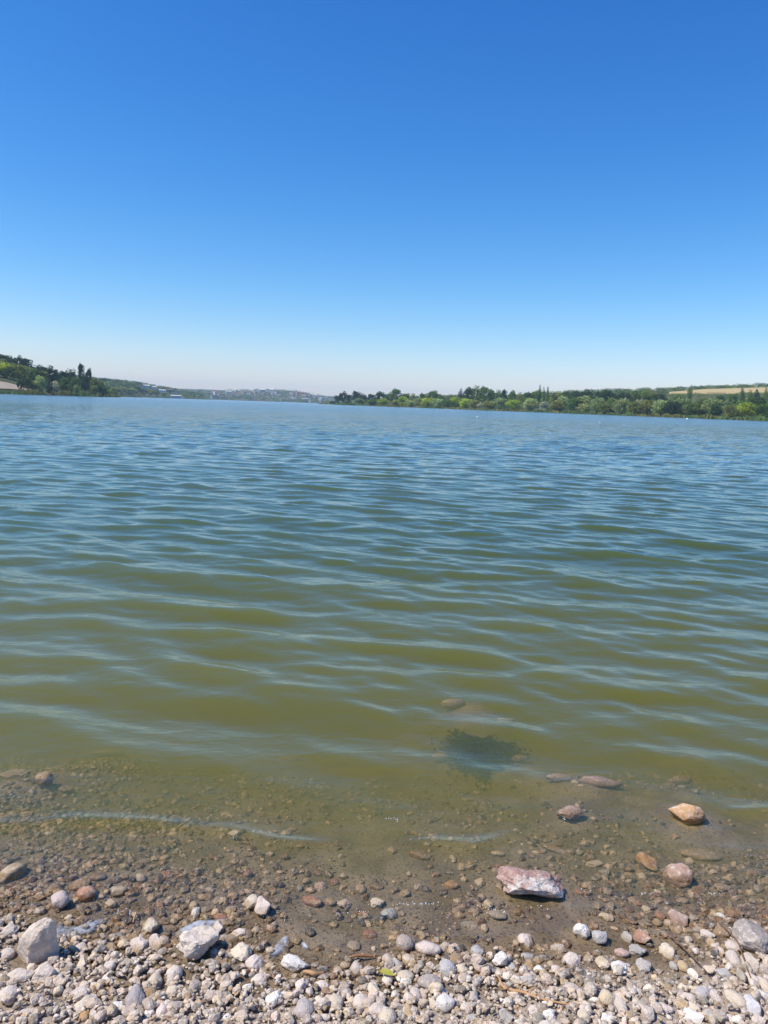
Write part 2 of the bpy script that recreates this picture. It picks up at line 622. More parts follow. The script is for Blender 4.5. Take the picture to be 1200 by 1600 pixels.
bank('town_hill', pxf, [
    (lambda p: 2600, -1), (lambda p: 2680, 0.5), (lambda p: 2760, 3),
    (lambda p: 3000, ('y', far_mid)), (lambda p: 3500, ('y', far_top)), (lambda p: 4000, -2)], M_HILL)
dist_top = ip((-400, 612), (200, 606), (285, 607.5), (330, 609), (400, 612), (490, 618), (530, 619.5), (620, 623), (760, 628), (1500, 640))
pxd = list(range(-400, 1501, 20))
bank('distant_hills', pxd, [
    (lambda p: 5200, -1), (lambda p: 5300, 2), (lambda p: 6000, ('y', dist_top)), (lambda p: 6500, -2)], M_HILL)

# straw field on the right slope
fx = np.linspace(1042, 1560, 60)
rows = []
for q in np.linspace(0, 1, 8):
    row = []
    for px in fx:
        D = D_RIGHT(px) + 310 + (590 - 310) * q * min(1, (px - 1036) / 80 + 0.25)
        h = hdir(px)
        row.append((h[0] * D, h[1] * D, bank_z('right_bank', px, D) + 0.9))
    rows.append(row)
rows = np.array(rows)
rows[..., 2] += np.clip(rows[..., 2], 0, 30) * 0.05 * 0.5
rows[0, :, 2] -= 4.0
o = mesh_np('field', rows.reshape(-1, 3), grid_faces(8, 60), M_FIELD)
tag(o, kind='structure')
# bare sandy bank on the left
fx = np.linspace(-90, 54, 30)
rows = []
for q in np.linspace(0, 1, 5):
    row = []
    for px in fx:
        k = 1 - ((px + 10) / 66) ** 2 if px > -10 else 1
        D = D_LEFT(px) + 30 + 30 * q * max(0.1, k)
        h = hdir(px)
        row.append((h[0] * D, h[1] * D, bank_z('left_bank', px, D) + 0.5))
    rows.append(row)
o = mesh_np('sandy_slope', np.array(rows).reshape(-1, 3), grid_faces(5, 30), M_SAND)
tag(o, kind='structure')

# ------------------------------------------------------------------ trees
def leaf_quads(c, size, rg, up=0.25):
    """c (n,3) centres -> verts and quads of randomly turned leaf clumps."""
    n = len(c)
    a = rg.normal(size=(n, 3)); a[:, 2] *= 0.6; a /= np.linalg.norm(a, axis=1)[:, None]
    b = rg.normal(size=(n, 3)); b -= (b * a).sum(1)[:, None] * a; b /= np.linalg.norm(b, axis=1)[:, None]
    s = size * rg.uniform(0.6, 1.3, n)[:, None]
    v = np.stack([c - a * s, c - b * s * 0.7, c + a * s, c + b * s * 0.7], 1).reshape(-1, 3)
    return v, np.arange(4 * n).reshape(-1, 4)


def crown_mesh(seed, w, h0, h1, shape, blobs, n, size):
    """A crown between heights h0 and h1 (units of tree height 1), radius w."""
    rg = np.random.default_rng(seed)
    cs, cols = [], []
    hc = (h0 + h1) / 2; hh = (h1 - h0) / 2
    per = n // blobs
    for i in range(blobs):
        while True:
            q = rg.uniform(-1, 1, 3)
            if 0.25 < (q ** 2).sum() < 1: break
        if shape == 'column':
            rr = w * (1 - 0.45 * abs(q[2]) ** 2)
        elif shape == 'broad':
            rr = w * (1 - 0.25 * max(0, -q[2]))
        else:
            rr = w
        bc = np.array([q[0] * rr * 0.72, q[1] * rr * 0.72, hc + q[2] * hh * 0.8])
        br = rg.uniform(0.24, 0.42) * min(w, hh) * (1.0 if shape != 'column' else 1.1)
        d = rg.normal(size=(per, 3)); d /= np.linalg.norm(d, axis=1)[:, None]
        rad = br * rg.uniform(0.35, 1.08, per) ** 0.5
        pts = bc + d * rad[:, None] * np.array([1, 1, 0.85 if shape != 'column' else 1.5])
        cs.append(pts)
        tone = rg.uniform(0.72, 1.3)
        hue = rg.uniform(-0.1, 0.12)
        cc = np.ones((per, 3)) * tone * rg.uniform(0.8, 1.2, (per, 1)) * np.array([1 + hue, 1, 1 - hue])
        cols.append(cc)
    c = np.concatenate(cs); cc = np.concatenate(cols)
    keep = c[:, 2] > h0 * 0.6
    c, cc = c[keep], cc[keep]
    v, f = leaf_quads(c, size, rg)
    return mesh_np('crown', v, f, M_LEAF, np.repeat(cc, 4, 0), smooth=False, link=False)


def tube(pts, rads, seg=7):
    pts = [Vector(p) for p in pts]
    vs, fs = [], []
    for i, p in enumerate(pts):
        d = (pts[min(i + 1, len(pts) - 1)] - pts[max(i - 1, 0)]).normalized()
        a = d.orthogonal().normalized(); b = d.cross(a)
        for k in range(seg):
            an = 2 * math.pi * k / seg
            vs.append(p + (a * math.cos(an) + b * math.sin(an)) * rads[i])
    for i in range(len(pts) - 1):
        for k in range(seg):
            fs.append((i * seg + k, i * seg + (k + 1) % seg, (i + 1) * seg + (k + 1) % seg, (i + 1) * seg + k))
    n = len(vs)
    vs.append(pts[0]); vs.append(pts[-1])
    tris = [(k, n, (k + 1) % seg) for k in range(seg)] + [((len(pts) - 1) * seg + k, (len(pts) - 1) * seg + (k + 1) % seg, n + 1) for k in range(seg)]
    return np.array([v[:] for v in vs]), np.array(fs), np.array(tris)


def join(parts):
    vs, q, t3 = [], [], []
    n = 0
    for v, f, tt in parts:
        vs.append(v); q.append(f + n); t3.append(tt + n); n += len(v)
    return np.concatenate(vs), [np.concatenate(q), np.concatenate(t3)]


def trunk_mesh(seed, h, w, r=0.02):
    rg = np.random.default_rng(seed)
    parts = [tube([(0, 0, -0.04), (rg.normal(0, .008), rg.normal(0, .008), h * 0.5), (rg.normal(0, .02), rg.normal(0, .02), h * 1.0)], [r * 1.2, r * 0.85, r * 0.3])]
    for k in range(5):
        an = k * 2.4 + rg.uniform(0, 1); z0 = h * rg.uniform(0.3, 0.7)
        parts.append(tube([(0, 0, z0), (math.cos(an) * w * 0.4, math.sin(an) * w * 0.4, z0 + 0.13), (math.cos(an) * w * 0.7, math.sin(an) * w * 0.7, z0 + 0.26)], [r * 0.5, r * 0.35, r * 0.12], 5))
    v, f = join(parts)
    return mesh_np('trunk', v, f, M_BARK, link=False)


KINDS = {   # unit height 1, unit half width 0.5
    'broadleaf_tree': [(crown_mesh(100 + i, 0.5, 0.12, 1.0, 'broad', 26, 2300, 0.032), trunk_mesh(i, 0.75, 0.4)) for i in range(3)],
    'poplar_tree': [(crown_mesh(200 + i, 0.5, 0.05, 1.0, 'column', 30, 2000, 0.030), trunk_mesh(20 + i, 0.9, 0.2)) for i in range(2)],
    'willow_tree': [(crown_mesh(300 + i, 0.5, 0.0, 1.0, 'round', 34, 2600, 0.034), trunk_mesh(40 + i, 0.6, 0.35, 0.03)) for i in range(3)],
    'shrub': [(crown_mesh(400 + i, 0.5, -0.1, 1.0, 'round', 22, 1500, 0.045), trunk_mesh(60 + i, 0.5, 0.3, 0.03)) for i in range(3)],
}
DARK, MIDG, OLIVE, PALE, BRIGHT, GREY, BLUISH = (0.066, 0.105, 0.034), (0.17, 0.25, 0.055), (0.30, 0.32, 0.075), (0.38, 0.46, 0.17), (0.42, 0.52, 0.055), (0.55, 0.54, 0.36), (0.062, 0.10, 0.058)
CNAME = {DARK: 'dark green', MIDG: 'mid green', OLIVE: 'olive green', PALE: 'pale silvery green', BRIGHT: 'bright yellow green', GREY: 'pale greyish', BLUISH: 'bluish green'}
TREES = []


def tree(kind, px, top, wpx, D, bankname, c, sink=0.3):
    zb = bank_z(bankname, px, D) - sink
    T = at_dist(px, top, D)
    hgt = max(2.0, T[2] - zb)
    wid = wpx / F * D * 1.04
    TREES.append(dict(kind=kind, px=px, loc=(T[0], T[1], zb), h=hgt, w=wid, c=c, bank=bankname, top=top))


Rr = lambda px, k: D_RIGHT(px) + k
# right bank, tall trees behind
for px, top, w_, k, kind, c in [
    (528, 617, 14, 20, 'broadleaf_tree', DARK), (536, 610.5, 15, 45, 'broadleaf_tree', DARK), (547, 616, 15, 35, 'broadleaf_tree', BLUISH), (557, 609.5, 16, 50, 'broadleaf_tree', DARK), (567, 614, 16, 45, 'broadleaf_tree', DARK),
    (580, 615, 18, 50, 'broadleaf_tree', DARK), (594, 610.5, 20, 60, 'broadleaf_tree', DARK), (608, 612, 17, 70, 'broadleaf_tree', MIDG), (620, 606.5, 22, 60, 'broadleaf_tree', MIDG), (634, 613, 18, 80, 'broadleaf_tree', MIDG),
    (648, 614.5, 18, 90, 'broadleaf_tree', OLIVE), (661, 613.5, 14, 90, 'broadleaf_tree', MIDG), (676, 608.5, 24, 100, 'broadleaf_tree', MIDG), (689, 615, 12, 90, 'broadleaf_tree', MIDG),
    (720, 607.5, 9, 110, 'poplar_tree', BLUISH), (733, 603, 20, 100, 'broadleaf_tree', DARK), (746, 601.5, 19, 105, 'broadleaf_tree', MIDG), (758, 602.5, 22, 100, 'broadleaf_tree', MIDG), (769, 606, 16, 110, 'broadleaf_tree', MIDG),
    (781, 608.5, 17, 110, 'broadleaf_tree', MIDG), (789, 607, 12, 115, 'broadleaf_tree', DARK), (801, 608, 14, 112, 'broadleaf_tree', MIDG), (812, 612, 12, 115, 'broadleaf_tree', OLIVE), (824, 611.5, 20, 120, 'broadleaf_tree', MIDG),
    (836, 608.5, 20, 130, 'broadleaf_tree', MIDG), (843.5, 604, 7, 135, 'poplar_tree', MIDG), (850.5, 606, 6, 138, 'poplar_tree', MIDG), (856, 606.5, 6, 140, 'poplar_tree', MIDG), (870, 610.5, 22, 150, 'broadleaf_tree', OLIVE),
    (886, 609.5, 20, 150, 'broadleaf_tree', MIDG), (901, 609, 22, 150, 'broadleaf_tree', DARK), (918, 607.5, 24, 150, 'broadleaf_tree', DARK), (934, 610.5, 20, 150, 'broadleaf_tree', DARK), (950, 606.5, 28, 130, 'broadleaf_tree', DARK),
    (974, 609.5, 26, 150, 'broadleaf_tree', DARK), (993, 610, 24, 160, 'broadleaf_tree', MIDG), (1012, 609, 24, 160, 'broadleaf_tree', MIDG), (1032, 612.5, 24, 160, 'broadleaf_tree', DARK),
    (1079, 602.5, 9, 190, 'poplar_tree', MIDG), (1060, 615, 18, 180, 'broadleaf_tree', MIDG), (1104, 619, 16, 170, 'broadleaf_tree', OLIVE), (1125, 617, 18, 180, 'broadleaf_tree', MIDG), (1145, 614, 16, 180, 'broadleaf_tree', MIDG),
    (1160, 608, 10, 170, 'poplar_tree', MIDG), (1174, 609.5, 9, 170, 'poplar_tree', MIDG), (1183, 610.5, 11, 165, 'poplar_tree', BLUISH), (1197.5, 606, 7, 165, 'poplar_tree', MIDG), (1215, 608, 12, 160, 'poplar_tree', MIDG)]:
    tree(kind, px, top, w_, Rr(px, k), 'right_bank', c)
# right bank, willows and bushes nearer the water
for px, top, w_, k, c in [
    (520, 626, 12, 14, DARK), (541, 625, 13, 16, MIDG), (562, 622, 20, 20, PALE), (582, 623, 20, 20, MIDG), (600, 622, 22, 22, BRIGHT), (617, 624, 18, 20, OLIVE), (630, 619, 22, 30, BRIGHT), (641, 625, 20, 18, PALE), (655, 621, 22, 26, PALE),
    (668, 621, 24, 30, BRIGHT), (684, 622, 26, 24, PALE), (700, 624, 26, 22, MIDG), (712, 620, 22, 36, BRIGHT), (728, 622, 26, 30, BRIGHT), (742, 624, 22, 24, OLIVE), (753, 628, 16, 16, GREY), (766, 626, 24, 20, OLIVE), (782, 621, 30, 28, PALE),
    (803, 624, 28, 22, BRIGHT), (829, 621.5, 28, 26, PALE), (852, 627, 20, 18, GREY), (870, 626, 24, 20, OLIVE), (878, 618, 26, 40, PALE), (898, 620, 28, 28, MIDG), (915, 617, 28, 38, PALE), (912, 631, 24, 14, PALE), (934, 620, 28, 26, PALE), (944, 630, 24, 14, OLIVE),
    (956, 621, 26, 26, MIDG), (972, 622, 30, 24, PALE), (976, 618.5, 12, 44, GREY), (1000, 619, 14, 46, GREY), (992, 626, 28, 16, OLIVE), (1012, 624, 30, 24, OLIVE), (1034, 624, 30, 24, PALE), (1049, 626, 34, 18, DARK), (1068, 620, 30, 34, PALE),
    (1086, 628, 30, 18, MIDG), (1097, 624, 26, 28, DARK), (1116, 621, 34, 24, PALE), (1120, 632, 22, 10, DARK), (1146, 631, 30, 16, OLIVE), (1166, 628, 30, 22, BRIGHT), (1180, 618, 34, 36, DARK), (1196, 630, 32, 16, MIDG), (1225, 622, 40, 24, MIDG), (1260, 628, 44, 20, PALE)]:
    tree('willow_tree' if w_ >= 20 else 'shrub', px, top, w_, Rr(px, k), 'right_bank', c)
# left bank
Ll = lambda px, k: D_LEFT(px) + k
for px, top, w_, k, kind, c in [
    (-30, 548, 40, 300, 'broadleaf_tree', DARK), (4, 552.5, 28, 300, 'broadleaf_tree', DARK), (28, 554.5, 15, 260, 'broadleaf_tree', DARK), (42, 559, 20, 250, 'broadleaf_tree', DARK), (17, 558, 20, 240, 'broadleaf_tree', DARK), (58, 569.5, 22, 220, 'broadleaf_tree', DARK), (70, 572, 16, 200, 'broadleaf_tree', DARK),
    (-14, 566, 30, 120, 'broadleaf_tree', BRIGHT), (8, 565, 30, 110, 'broadleaf_tree', BRIGHT), (30, 568, 34, 90, 'broadleaf_tree', OLIVE), (52, 573, 28, 90, 'broadleaf_tree', MIDG), (82, 570.5, 20, 70, 'broadleaf_tree', DARK), (66, 578, 22, 80, 'broadleaf_tree', OLIVE),
    (97, 578, 16, 70, 'broadleaf_tree', DARK), (108, 576, 26, 60, 'broadleaf_tree', DARK), (127, 565.5, 11, 50, 'broadleaf_tree', DARK), (138.5, 572.5, 10, 50, 'broadleaf_tree', DARK), (133, 583, 20, 40, 'broadleaf_tree', DARK), (118, 588, 20, 36, 'broadleaf_tree', MIDG),
    (147, 588, 18, 40, 'broadleaf_tree', OLIVE), (156, 594, 14, 40, 'broadleaf_tree', MIDG), (44, 590, 20, 26, 'broadleaf_tree', DARK), (32, 593, 12, 22, 'broadleaf_tree', DARK)]:
    tree(kind, px, top, w_, Ll(px, k), 'left_bank', c)
for px, top, w_, k, c in [(61, 586, 20, 24, PALE), (54, 597, 14, 20, MIDG), (76, 592, 12, 24, DARK), (85, 594.5, 16, 22, GREY), (100, 588, 20, 26, MIDG), (105, 598, 20, 20, OLIVE), (119, 598, 10, 20, PALE), (146, 601, 14, 20, OLIVE), (160, 603, 16, 20, MIDG), (171, 606, 14, 16, PALE), (-20, 596, 24, 18, MIDG)]:
    tree('willow_tree' if w_ >= 16 else 'shrub', px, top, w_, Ll(px, k), 'left_bank', c)
# second left bank
for px, top, w_, k, c in [(160, 590, 14, 500, DARK), (186, 592.5, 12, 560, DARK), (178, 595, 16, 400, MIDG), (198, 596, 14, 520, DARK), (207, 597, 12, 450, MIDG), (217, 597.5, 9, 480, DARK), (190, 604, 18, 100, OLIVE), (204, 606, 16, 90, PALE), (214, 604, 14, 140, DARK), (224, 607, 14, 100, DARK), (236, 608, 14, 90, OLIVE), (245, 610, 12, 80, MIDG), (180, 604, 18, 80, OLIVE), (256, 612, 10, 60, OLIVE), (266, 609, 8, 300, DARK)]:
    tree('broadleaf_tree', px, top, w_, D_LEFT2(px) + k, 'far_left_bank', c)

ORD = ['first', 'second', 'third', 'fourth', 'fifth', 'sixth', 'seventh', 'eighth', 'ninth', 'tenth', 'eleventh', 'twelfth', 'thirteenth', 'fourteenth', 'fifteenth', 'sixteenth', 'seventeenth', 'eighteenth', 'nineteenth', 'twentieth', 'twenty-first', 'twenty-second', 'twenty-third', 'twenty-fourth', 'twenty-fifth', 'twenty-sixth']
WHERE = {'right_bank': 'the long wooded bank across the lake', 'left_bank': 'the near wooded point with the sandy slope', 'far_left_bank': 'the far bank past the wooded point'}
GROUPT = {'right_bank': 'trees along the long wooded bank', 'left_bank': 'trees on the wooded point', 'far_left_bank': 'trees on the far bank past the point'}
KN = {'broadleaf_tree': 'broadleaf tree', 'poplar_tree': 'slim upright poplar', 'willow_tree': 'bushy willow', 'shrub': 'small shrub'}
from collections import defaultdict
sets = defaultdict(list)
for T in TREES:
    sets[(T['bank'], T['kind'], CNAME[T['c']])].append(T)
for (bk, kd, cn), L in sets.items():
    L.sort(key=lambda q: q['px'])
    for i, T in enumerate(L):
        base = f"{cn} {KN[kd]} on {WHERE[bk]}"
        T['label'] = ('lone ' + base) if len(L) == 1 else (f"{ORD[i]} {base} from the left" if i < len(L) / 2 else f"{ORD[len(L) - 1 - i]} {base} from the right").replace('the long wooded bank across the lake', 'the long wooded bank').replace('the near wooded point with the sandy slope', 'the point by the sandy slope')
for i, T in enumerate(TREES):
    variants = KINDS[T['kind']]
    crown, trunk = variants[i % len(variants)]
    e = bpy.data.objects.new(T['kind'], None)
    COL.objects.link(e)
    e.empty_display_size = 1
    e.location = T['loc']
    e.rotation_euler[2] = random.uniform(0, 6.28)
    e.scale = (T['w'], T['w'], T['h'])
    tag(e, T['label'], 'shrub' if T['kind'] == 'shrub' else 'tree', GROUPT[T['bank']])
    tk = put('trunk', trunk, e)
    cr = put('crown', crown, e)
    j = random.uniform(0.88, 1.14)
    cr.color = (T['c'][0] * j * random.uniform(0.92, 1.1), T['c'][1] * j, T['c'][2] * j, 1)


def house_at(px, py, bankname, D0, D1):
    """Distance where the ground of that bank is seen at that pixel."""
    best = D0
    for D in np.linspace(D0, D1, 60):
        z = bank_z(bankname, px, D); T = at_dist(px, py, D)[2]
        best = D
        if z >= T: break
    return best


HILL_HOUSES = [
    (254, 614.5, 9, 4.2, 0, 3, 'white flat-roofed house just uphill of the long waterside building'),
    (265, 613.5, 8, 4.0, 1, 0, 'cream house directly above the long waterside building'),
    (279, 615, 8, 3.8, 1, 2, 'cream brown-roofed house lowest in the row above the waterside building'),
    (241, 608.5, 6, 3.2, 0, 3, 'small white house in the middle of the wooded far hillside'),
    (229, 606.5, 9, 3.6, 0, 3, 'wide white house between trees on the far hillside'),
    (221, 605, 6, 3.4, 0, 2, 'highest small white house on the wooded far hillside'),
    (247, 611, 4, 2.6, 1, 0, 'tiny cream house just below the small white hillside house')]
HH = [(h[0], h[2], house_at(h[0], h[1], 'far_left_bank', D_LEFT2(h[0]) + 20, D_LEFT2(h[0]) + 640)) for h in HILL_HOUSES]
# masses: woodland on slopes, reeds at the water's edge
def mass(name, items, colors, n_leaf, label_kind='stuff'):
    """items: list of (x, y, z, w, h, colour)."""
    vs, fs, cs = [], [], []
    n0 = 0
    rg = np.random.default_rng(len(items))
    for (x, y, z, w_, h_, c) in items:
        per = n_leaf
        d = rg.normal(size=(per, 3)); d /= np.linalg.norm(d, axis=1)[:, None]
        rad = rg.uniform(0.3, 1.0, per) ** 0.4
        lump = 1 + 0.28 * np.sin(d[:, 0] * 5 + x) * np.cos(d[:, 2] * 6 + y)
        pts = np.array([x, y, z + h_ * 0.5]) + d * (rad * lump)[:, None] * np.array([w_ / 2, w_ / 2, h_ / 2])
        v, f = leaf_quads(pts, min(w_, h_) * 0.115, rg)
        vs.append(v); fs.append(f + n0); n0 += len(v)
        tone = rg.uniform(0.75, 1.25, (per, 1)) * rg.uniform(0.8, 1.2)
        cs.append(np.repeat(np.array(c)[None] * tone, 4, 0))
    o = mesh_np(name, np.concatenate(vs), np.concatenate(fs), M_LEAF, np.concatenate(cs), smooth=False)
    tag(o, kind='stuff')
    return o


items = []
for _ in range(640):                                             # right slopes
    px = random.uniform(560, 1500); k = random.uniform(100, 330)
    if random.random() < 0.35: k = random.uniform(200, 320)
    D = Rr(px, k)
    c = random.choice([DARK, MIDG, MIDG, OLIVE, OLIVE, BLUISH])
    h_ = random.uniform(4, 8) if px < 830 else random.uniform(5, 9.5)
    z = bank_z('right_bank', px, D) - 0.5; h = hdir(px)
    ytop = 619.5 if px > 1030 else 615
    top = at_dist(px, ytop + 1.5, D)[2]
    h_ = max(2.5, min(h_, top - z))
    items.append((h[0] * D, h[1] * D, z, random.uniform(9, 15), h_, c))
for _ in range(420):                                             # the ridge above the field
    px = random.uniform(830, 1560); k = random.uniform(600, 800) if px > 1040 else random.uniform(380, 800)
    D = Rr(px, k); h = hdir(px)
    z = bank_z('right_bank', px, D) - 0.5
    items.append((h[0] * D, h[1] * D, z, random.uniform(10, 18), random.uniform(3.0, 6.5), random.choice([DARK, DARK, MIDG, OLIVE])))
for px, top in [(1092, 604), (1098, 603), (1106, 603.5), (1114, 605), (1132, 601.5), (1137, 602), (1170, 602), (1190, 599.5), (1030, 608), (1000, 607.5)]:
    D = Rr(px, 740); z = bank_z('right_bank', px, D) - 0.5; T = at_dist(px, top, D)
    items.append((T[0], T[1], z, 11, T[2] - z, DARK))
mass('woodland', items, None, 110)['label'] = 'mixed green woodland covering the slopes behind the long wooded bank'
items = []
for _ in range(420):
    px = random.uniform(-600, 175); k = random.uniform(90, 430)
    if px > 90: k = random.uniform(60, 200)
    D = Ll(px, k); h = hdir(px); z = bank_z('left_bank', px, D) - 0.5
    lim = at_dist(px, float(np.interp(px, [-600, 0, 40, 60, 80, 100, 140, 160, 187], [505, 556, 563, 573, 578, 584, 592, 600, 612])), D)[2]
    items.append((h[0] * D, h[1] * D, z, random.uniform(9, 15), max(2, min(random.uniform(5, 11), lim - z)), random.choice([DARK, DARK, MIDG, OLIVE])))
mass('wooded_slope', items, None, 110)['label'] = 'dense dark green woodland climbing the point above the sandy slope'
items = []
for _ in range(420):
    px = random.uniform(60, 322); k = random.uniform(40, 760)
    D = D_LEFT2(px) + k; h = hdir(px); z = bank_z('far_left_bank', px, D) - 0.5
    if any(abs(px - hx) < hw / 2 + 2.5 and D < hd + 15 for hx, hw, hd in HH): continue
    lim = at_dist(px, l2_top(px) - 2.5, D)[2]
    items.append((h[0] * D, h[1] * D, z, random.uniform(16, 30), max(3, min(random.uniform(8, 15), lim - z)), random.choice([DARK, MIDG, MIDG, OLIVE, BLUISH])))
mass('distant_woodland', items, None, 80)['label'] = 'hazy green woodland on the hillside of the far bank'
items = []
for _ in range(520):
    px = random.uniform(255, 545); k = random.uniform(20, 880)
    if random.random() < 0.35: k = random.uniform(10, 200)
    D = 2680 + k; h = hdir(px); z = bank_z('town_hill', px, D) - 0.5
    items.append((h[0] * D, h[1] * D, z, random.uniform(18, 40), random.uniform(7, 11), random.choice([DARK, MIDG, BLUISH, OLIVE])))
mass('town_trees', items, None, 60)['label'] = 'hazy trees scattered between the houses of the distant hillside town'


def reeds(name, Df, px0, px1, n, label, hmin=1.2, hmax=2.2):
    rg = np.random.default_rng(n)
    px = rg.uniform(px0, px1, n)
    dens = vn(px * 0.05, 0, 31) + 0.6 * vn(px * 0.25, 2, 32)
    keep = dens > -0.42
    px = px[keep]; n = len(px)
    off = rg.uniform(-5, 9, n) + 7 * vn(px * 0.1, 1, 33)
    c = np.zeros((n, 3)); hts = rg.uniform(hmin, hmax, n) * (1 + 0.9 * vn(px * 0.12, 4, 34))
    for i in range(n):
        D = Df(px[i]) + off[i]; h = hdir(px[i]); c[i] = (h[0] * D, h[1] * D, 0.0)
    wd = rg.uniform(0.25, 0.6, n); an = rg.uniform(0, 6.28, n); lean = rg.normal(0, 0.25, (n, 2))
    a = np.stack([np.cos(an) * wd, np.sin(an) * wd, np.full(n, -0.2)], 1)
    b = -a; b[:, 2] = -0.2
    tip = np.stack([lean[:, 0], lean[:, 1], hts], 1)
    tip2 = tip + a * 0.4
    v = np.stack([c + a, c + b, c + tip, c + tip2], 1).reshape(-1, 3)
    base = np.array((0.19, 0.26, 0.075)) * (0.8 + 0.6 * (vn(px * 0.08, 7, 35)[:, None] + 0.5)) * rg.uniform(0.8, 1.2, (n, 1))
    base = base * np.where(vn(px * 0.06, 9, 36)[:, None] > 0.12, np.array([[1.5, 1.05, 1.0]]), np.array([[1, 1, 1]]))
    o = mesh_np(name, v, np.arange(4 * n).reshape(-1, 4), M_LEAF, np.repeat(base, 4, 0), smooth=False)
    tag(o, label, kind='stuff')
    return o


reeds('reeds', D_RIGHT, 505, 1500, 16000, 'band of green reeds along the waterline of the long wooded bank')
reeds('reed_bed', lambda p: D_LEFT(p) + 6, -500, 188, 9000, 'bright green reeds edging the water below the sandy slope', 1.8, 3.4)
reeds('shore_reeds', lambda p: D_LEFT2(p) + 6, 150, 330, 3500, 'dull green reeds along the far bank past the wooded point', 1.8, 3.2)

# ------------------------------------------------------------------ houses of the distant town
def wallmat(name, c): return simple(name, c, 0.8, 0.08, 0.3, 0.2, 'obj')
WALLS = [('white', wallmat('white_plaster', (0.74, 0.73, 0.70))), ('cream', wallmat('cream_plaster', (0.50, 0.42, 0.33))), ('pinkish', wallmat('pink_plaster', (0.55, 0.38, 0.31)))]
ROOFS = [('red', wallmat('red_tiles', (0.32, 0.13, 0.085))), ('grey', wallmat('grey_sheet', (0.30, 0.30, 0.31))), ('brown', wallmat('brown_tiles', (0.22, 0.13, 0.09))), ('white', wallmat('white_sheet', (0.82, 0.83, 0.84)))]
M_GLASS = simple('window_glass', (0.05, 0.06, 0.08), 0.2, 0.1, 1.0, 0.5, 'obj')


def house_meshes(wm, rm, lx, ly, lz, rise):
    v = np.array([(-lx, -ly, -3), (lx, -ly, -3), (lx, ly, -3), (-lx, ly, -3), (-lx, -ly, lz), (lx, -ly, lz), (lx, ly, lz), (-lx, ly, lz), (-lx, 0, lz + rise), (lx, 0, lz + rise)], float)
    q = np.array([(0, 1, 5, 4), (2, 3, 7, 6), (3, 2, 1, 0)]); pent = [np.array([(1, 2, 6, 9, 5)]), np.array([(3, 0, 4, 8, 7)])]
    wall = mesh_np('wall', v, [q] + pent, wm, smooth=False, link=False)
    o_ = 0.5; th = 0.25
    rv = []
    for s in (-1, 1):
        k = rise / ly
        e = (ly + o_) * s
        rv += [(-lx - o_, e, lz - o_ * k + 0.03), (lx + o_, e, lz - o_ * k + 0.03), (lx + o_, 0, lz + rise + 0.03), (-lx - o_, 0, lz + rise + 0.03)]
    rv = np.array(rv); top = rv + np.array([0, 0, th])
    rv = np.concatenate([rv, top])
    q = []
    for b in (0, 4):
        q += [(b, b + 1, b + 2, b + 3), (b + 8, b + 9, b + 10, b + 11), (b, b + 1, b + 9, b + 8), (b + 1, b + 2, b + 10, b + 9), (b + 3, b, b + 8, b + 11)]
    roof = mesh_np('roof', rv, np.array(q), rm, smooth=False, link=False)
    wv, wq = [], []
    for s in (-1, 1):
        for cx in np.linspace(-lx * 0.65, lx * 0.65, 3):
            y = (ly + 0.03) * s; n = len(wv)
            wv += [(cx - 0.7, y, lz * 0.35), (cx + 0.7, y, lz * 0.35), (cx + 0.7, y, lz * 0.75), (cx - 0.7, y, lz * 0.75)]
            wq.append((n, n + 1, n + 2, n + 3))
    wins = [mesh_np('window', np.array(wv[k * 4:k * 4 + 4]), np.array([(0, 1, 2, 3)]), M_GLASS, smooth=False, link=False) for k in range(len(wq))]
    return wall, roof, wins


PROTO = {}
def house(px, py, wpx, hpx, D, bankname, wi, ri, label, group=None, name='house', cat='house', rise=0.3):
    wm = WALLS[wi]; rm = ROOFS[ri]
    key = (wi, ri, rise)
    if key not in PROTO:
        PROTO[key] = house_meshes(wm[1], rm[1], 5, 4, 5.5, 5 * rise)
    wall, roof, wins = PROTO[key]
    base = at_dist(px, py, D); zg = base[2] if bankname is None else bank_z(bankname, px, D)
    e = bpy.data.objects.new(name, None); COL.objects.link(e)
    e.location = (base[0], base[1], zg)
    s = wpx / F * D / 10.0
    sz = hpx / F * D / (5.5 + 5 * rise)
    e.scale = (s, s, max(sz, 0.5))
    h = hdir(px)
    e.rotation_euler[2] = math.atan2(h[1], h[0]) - math.pi / 2 + random.uniform(-0.6, 0.6) * (0 if name != 'house' else 1)
    tag(e, label, cat, group)
    put('wall', wall, e); put('roof', roof, e)
    for m_ in wins:
        put('window', m_, e)
    return e


# distinct pale buildings on the far bank past the point
house(275, 621.5, 14, 5.5, 1745, 'far_left_bank', 0, 3, 'long low white building at the waterline of the far bank', 'pale buildings on the far bank', 'waterside_building', 'building', 0.15)
house(284, 621.5, 9, 1.8, 1790, 'far_left_bank', 0, 3, 'flat white jetty shed beside the long waterside building', 'pale buildings on the far bank', 'boat_shed', 'shed', 0.1)
for (px, py, w_, h_, wi, ri, lb), (_, _, D) in zip(HILL_HOUSES, HH):
    e = house(px, py, w_, h_, D, 'far_left_bank', wi, ri, lb, 'pale buildings on the far bank', 'hillside_house', 'house', 0.25)
    e.location[2] += 1.5
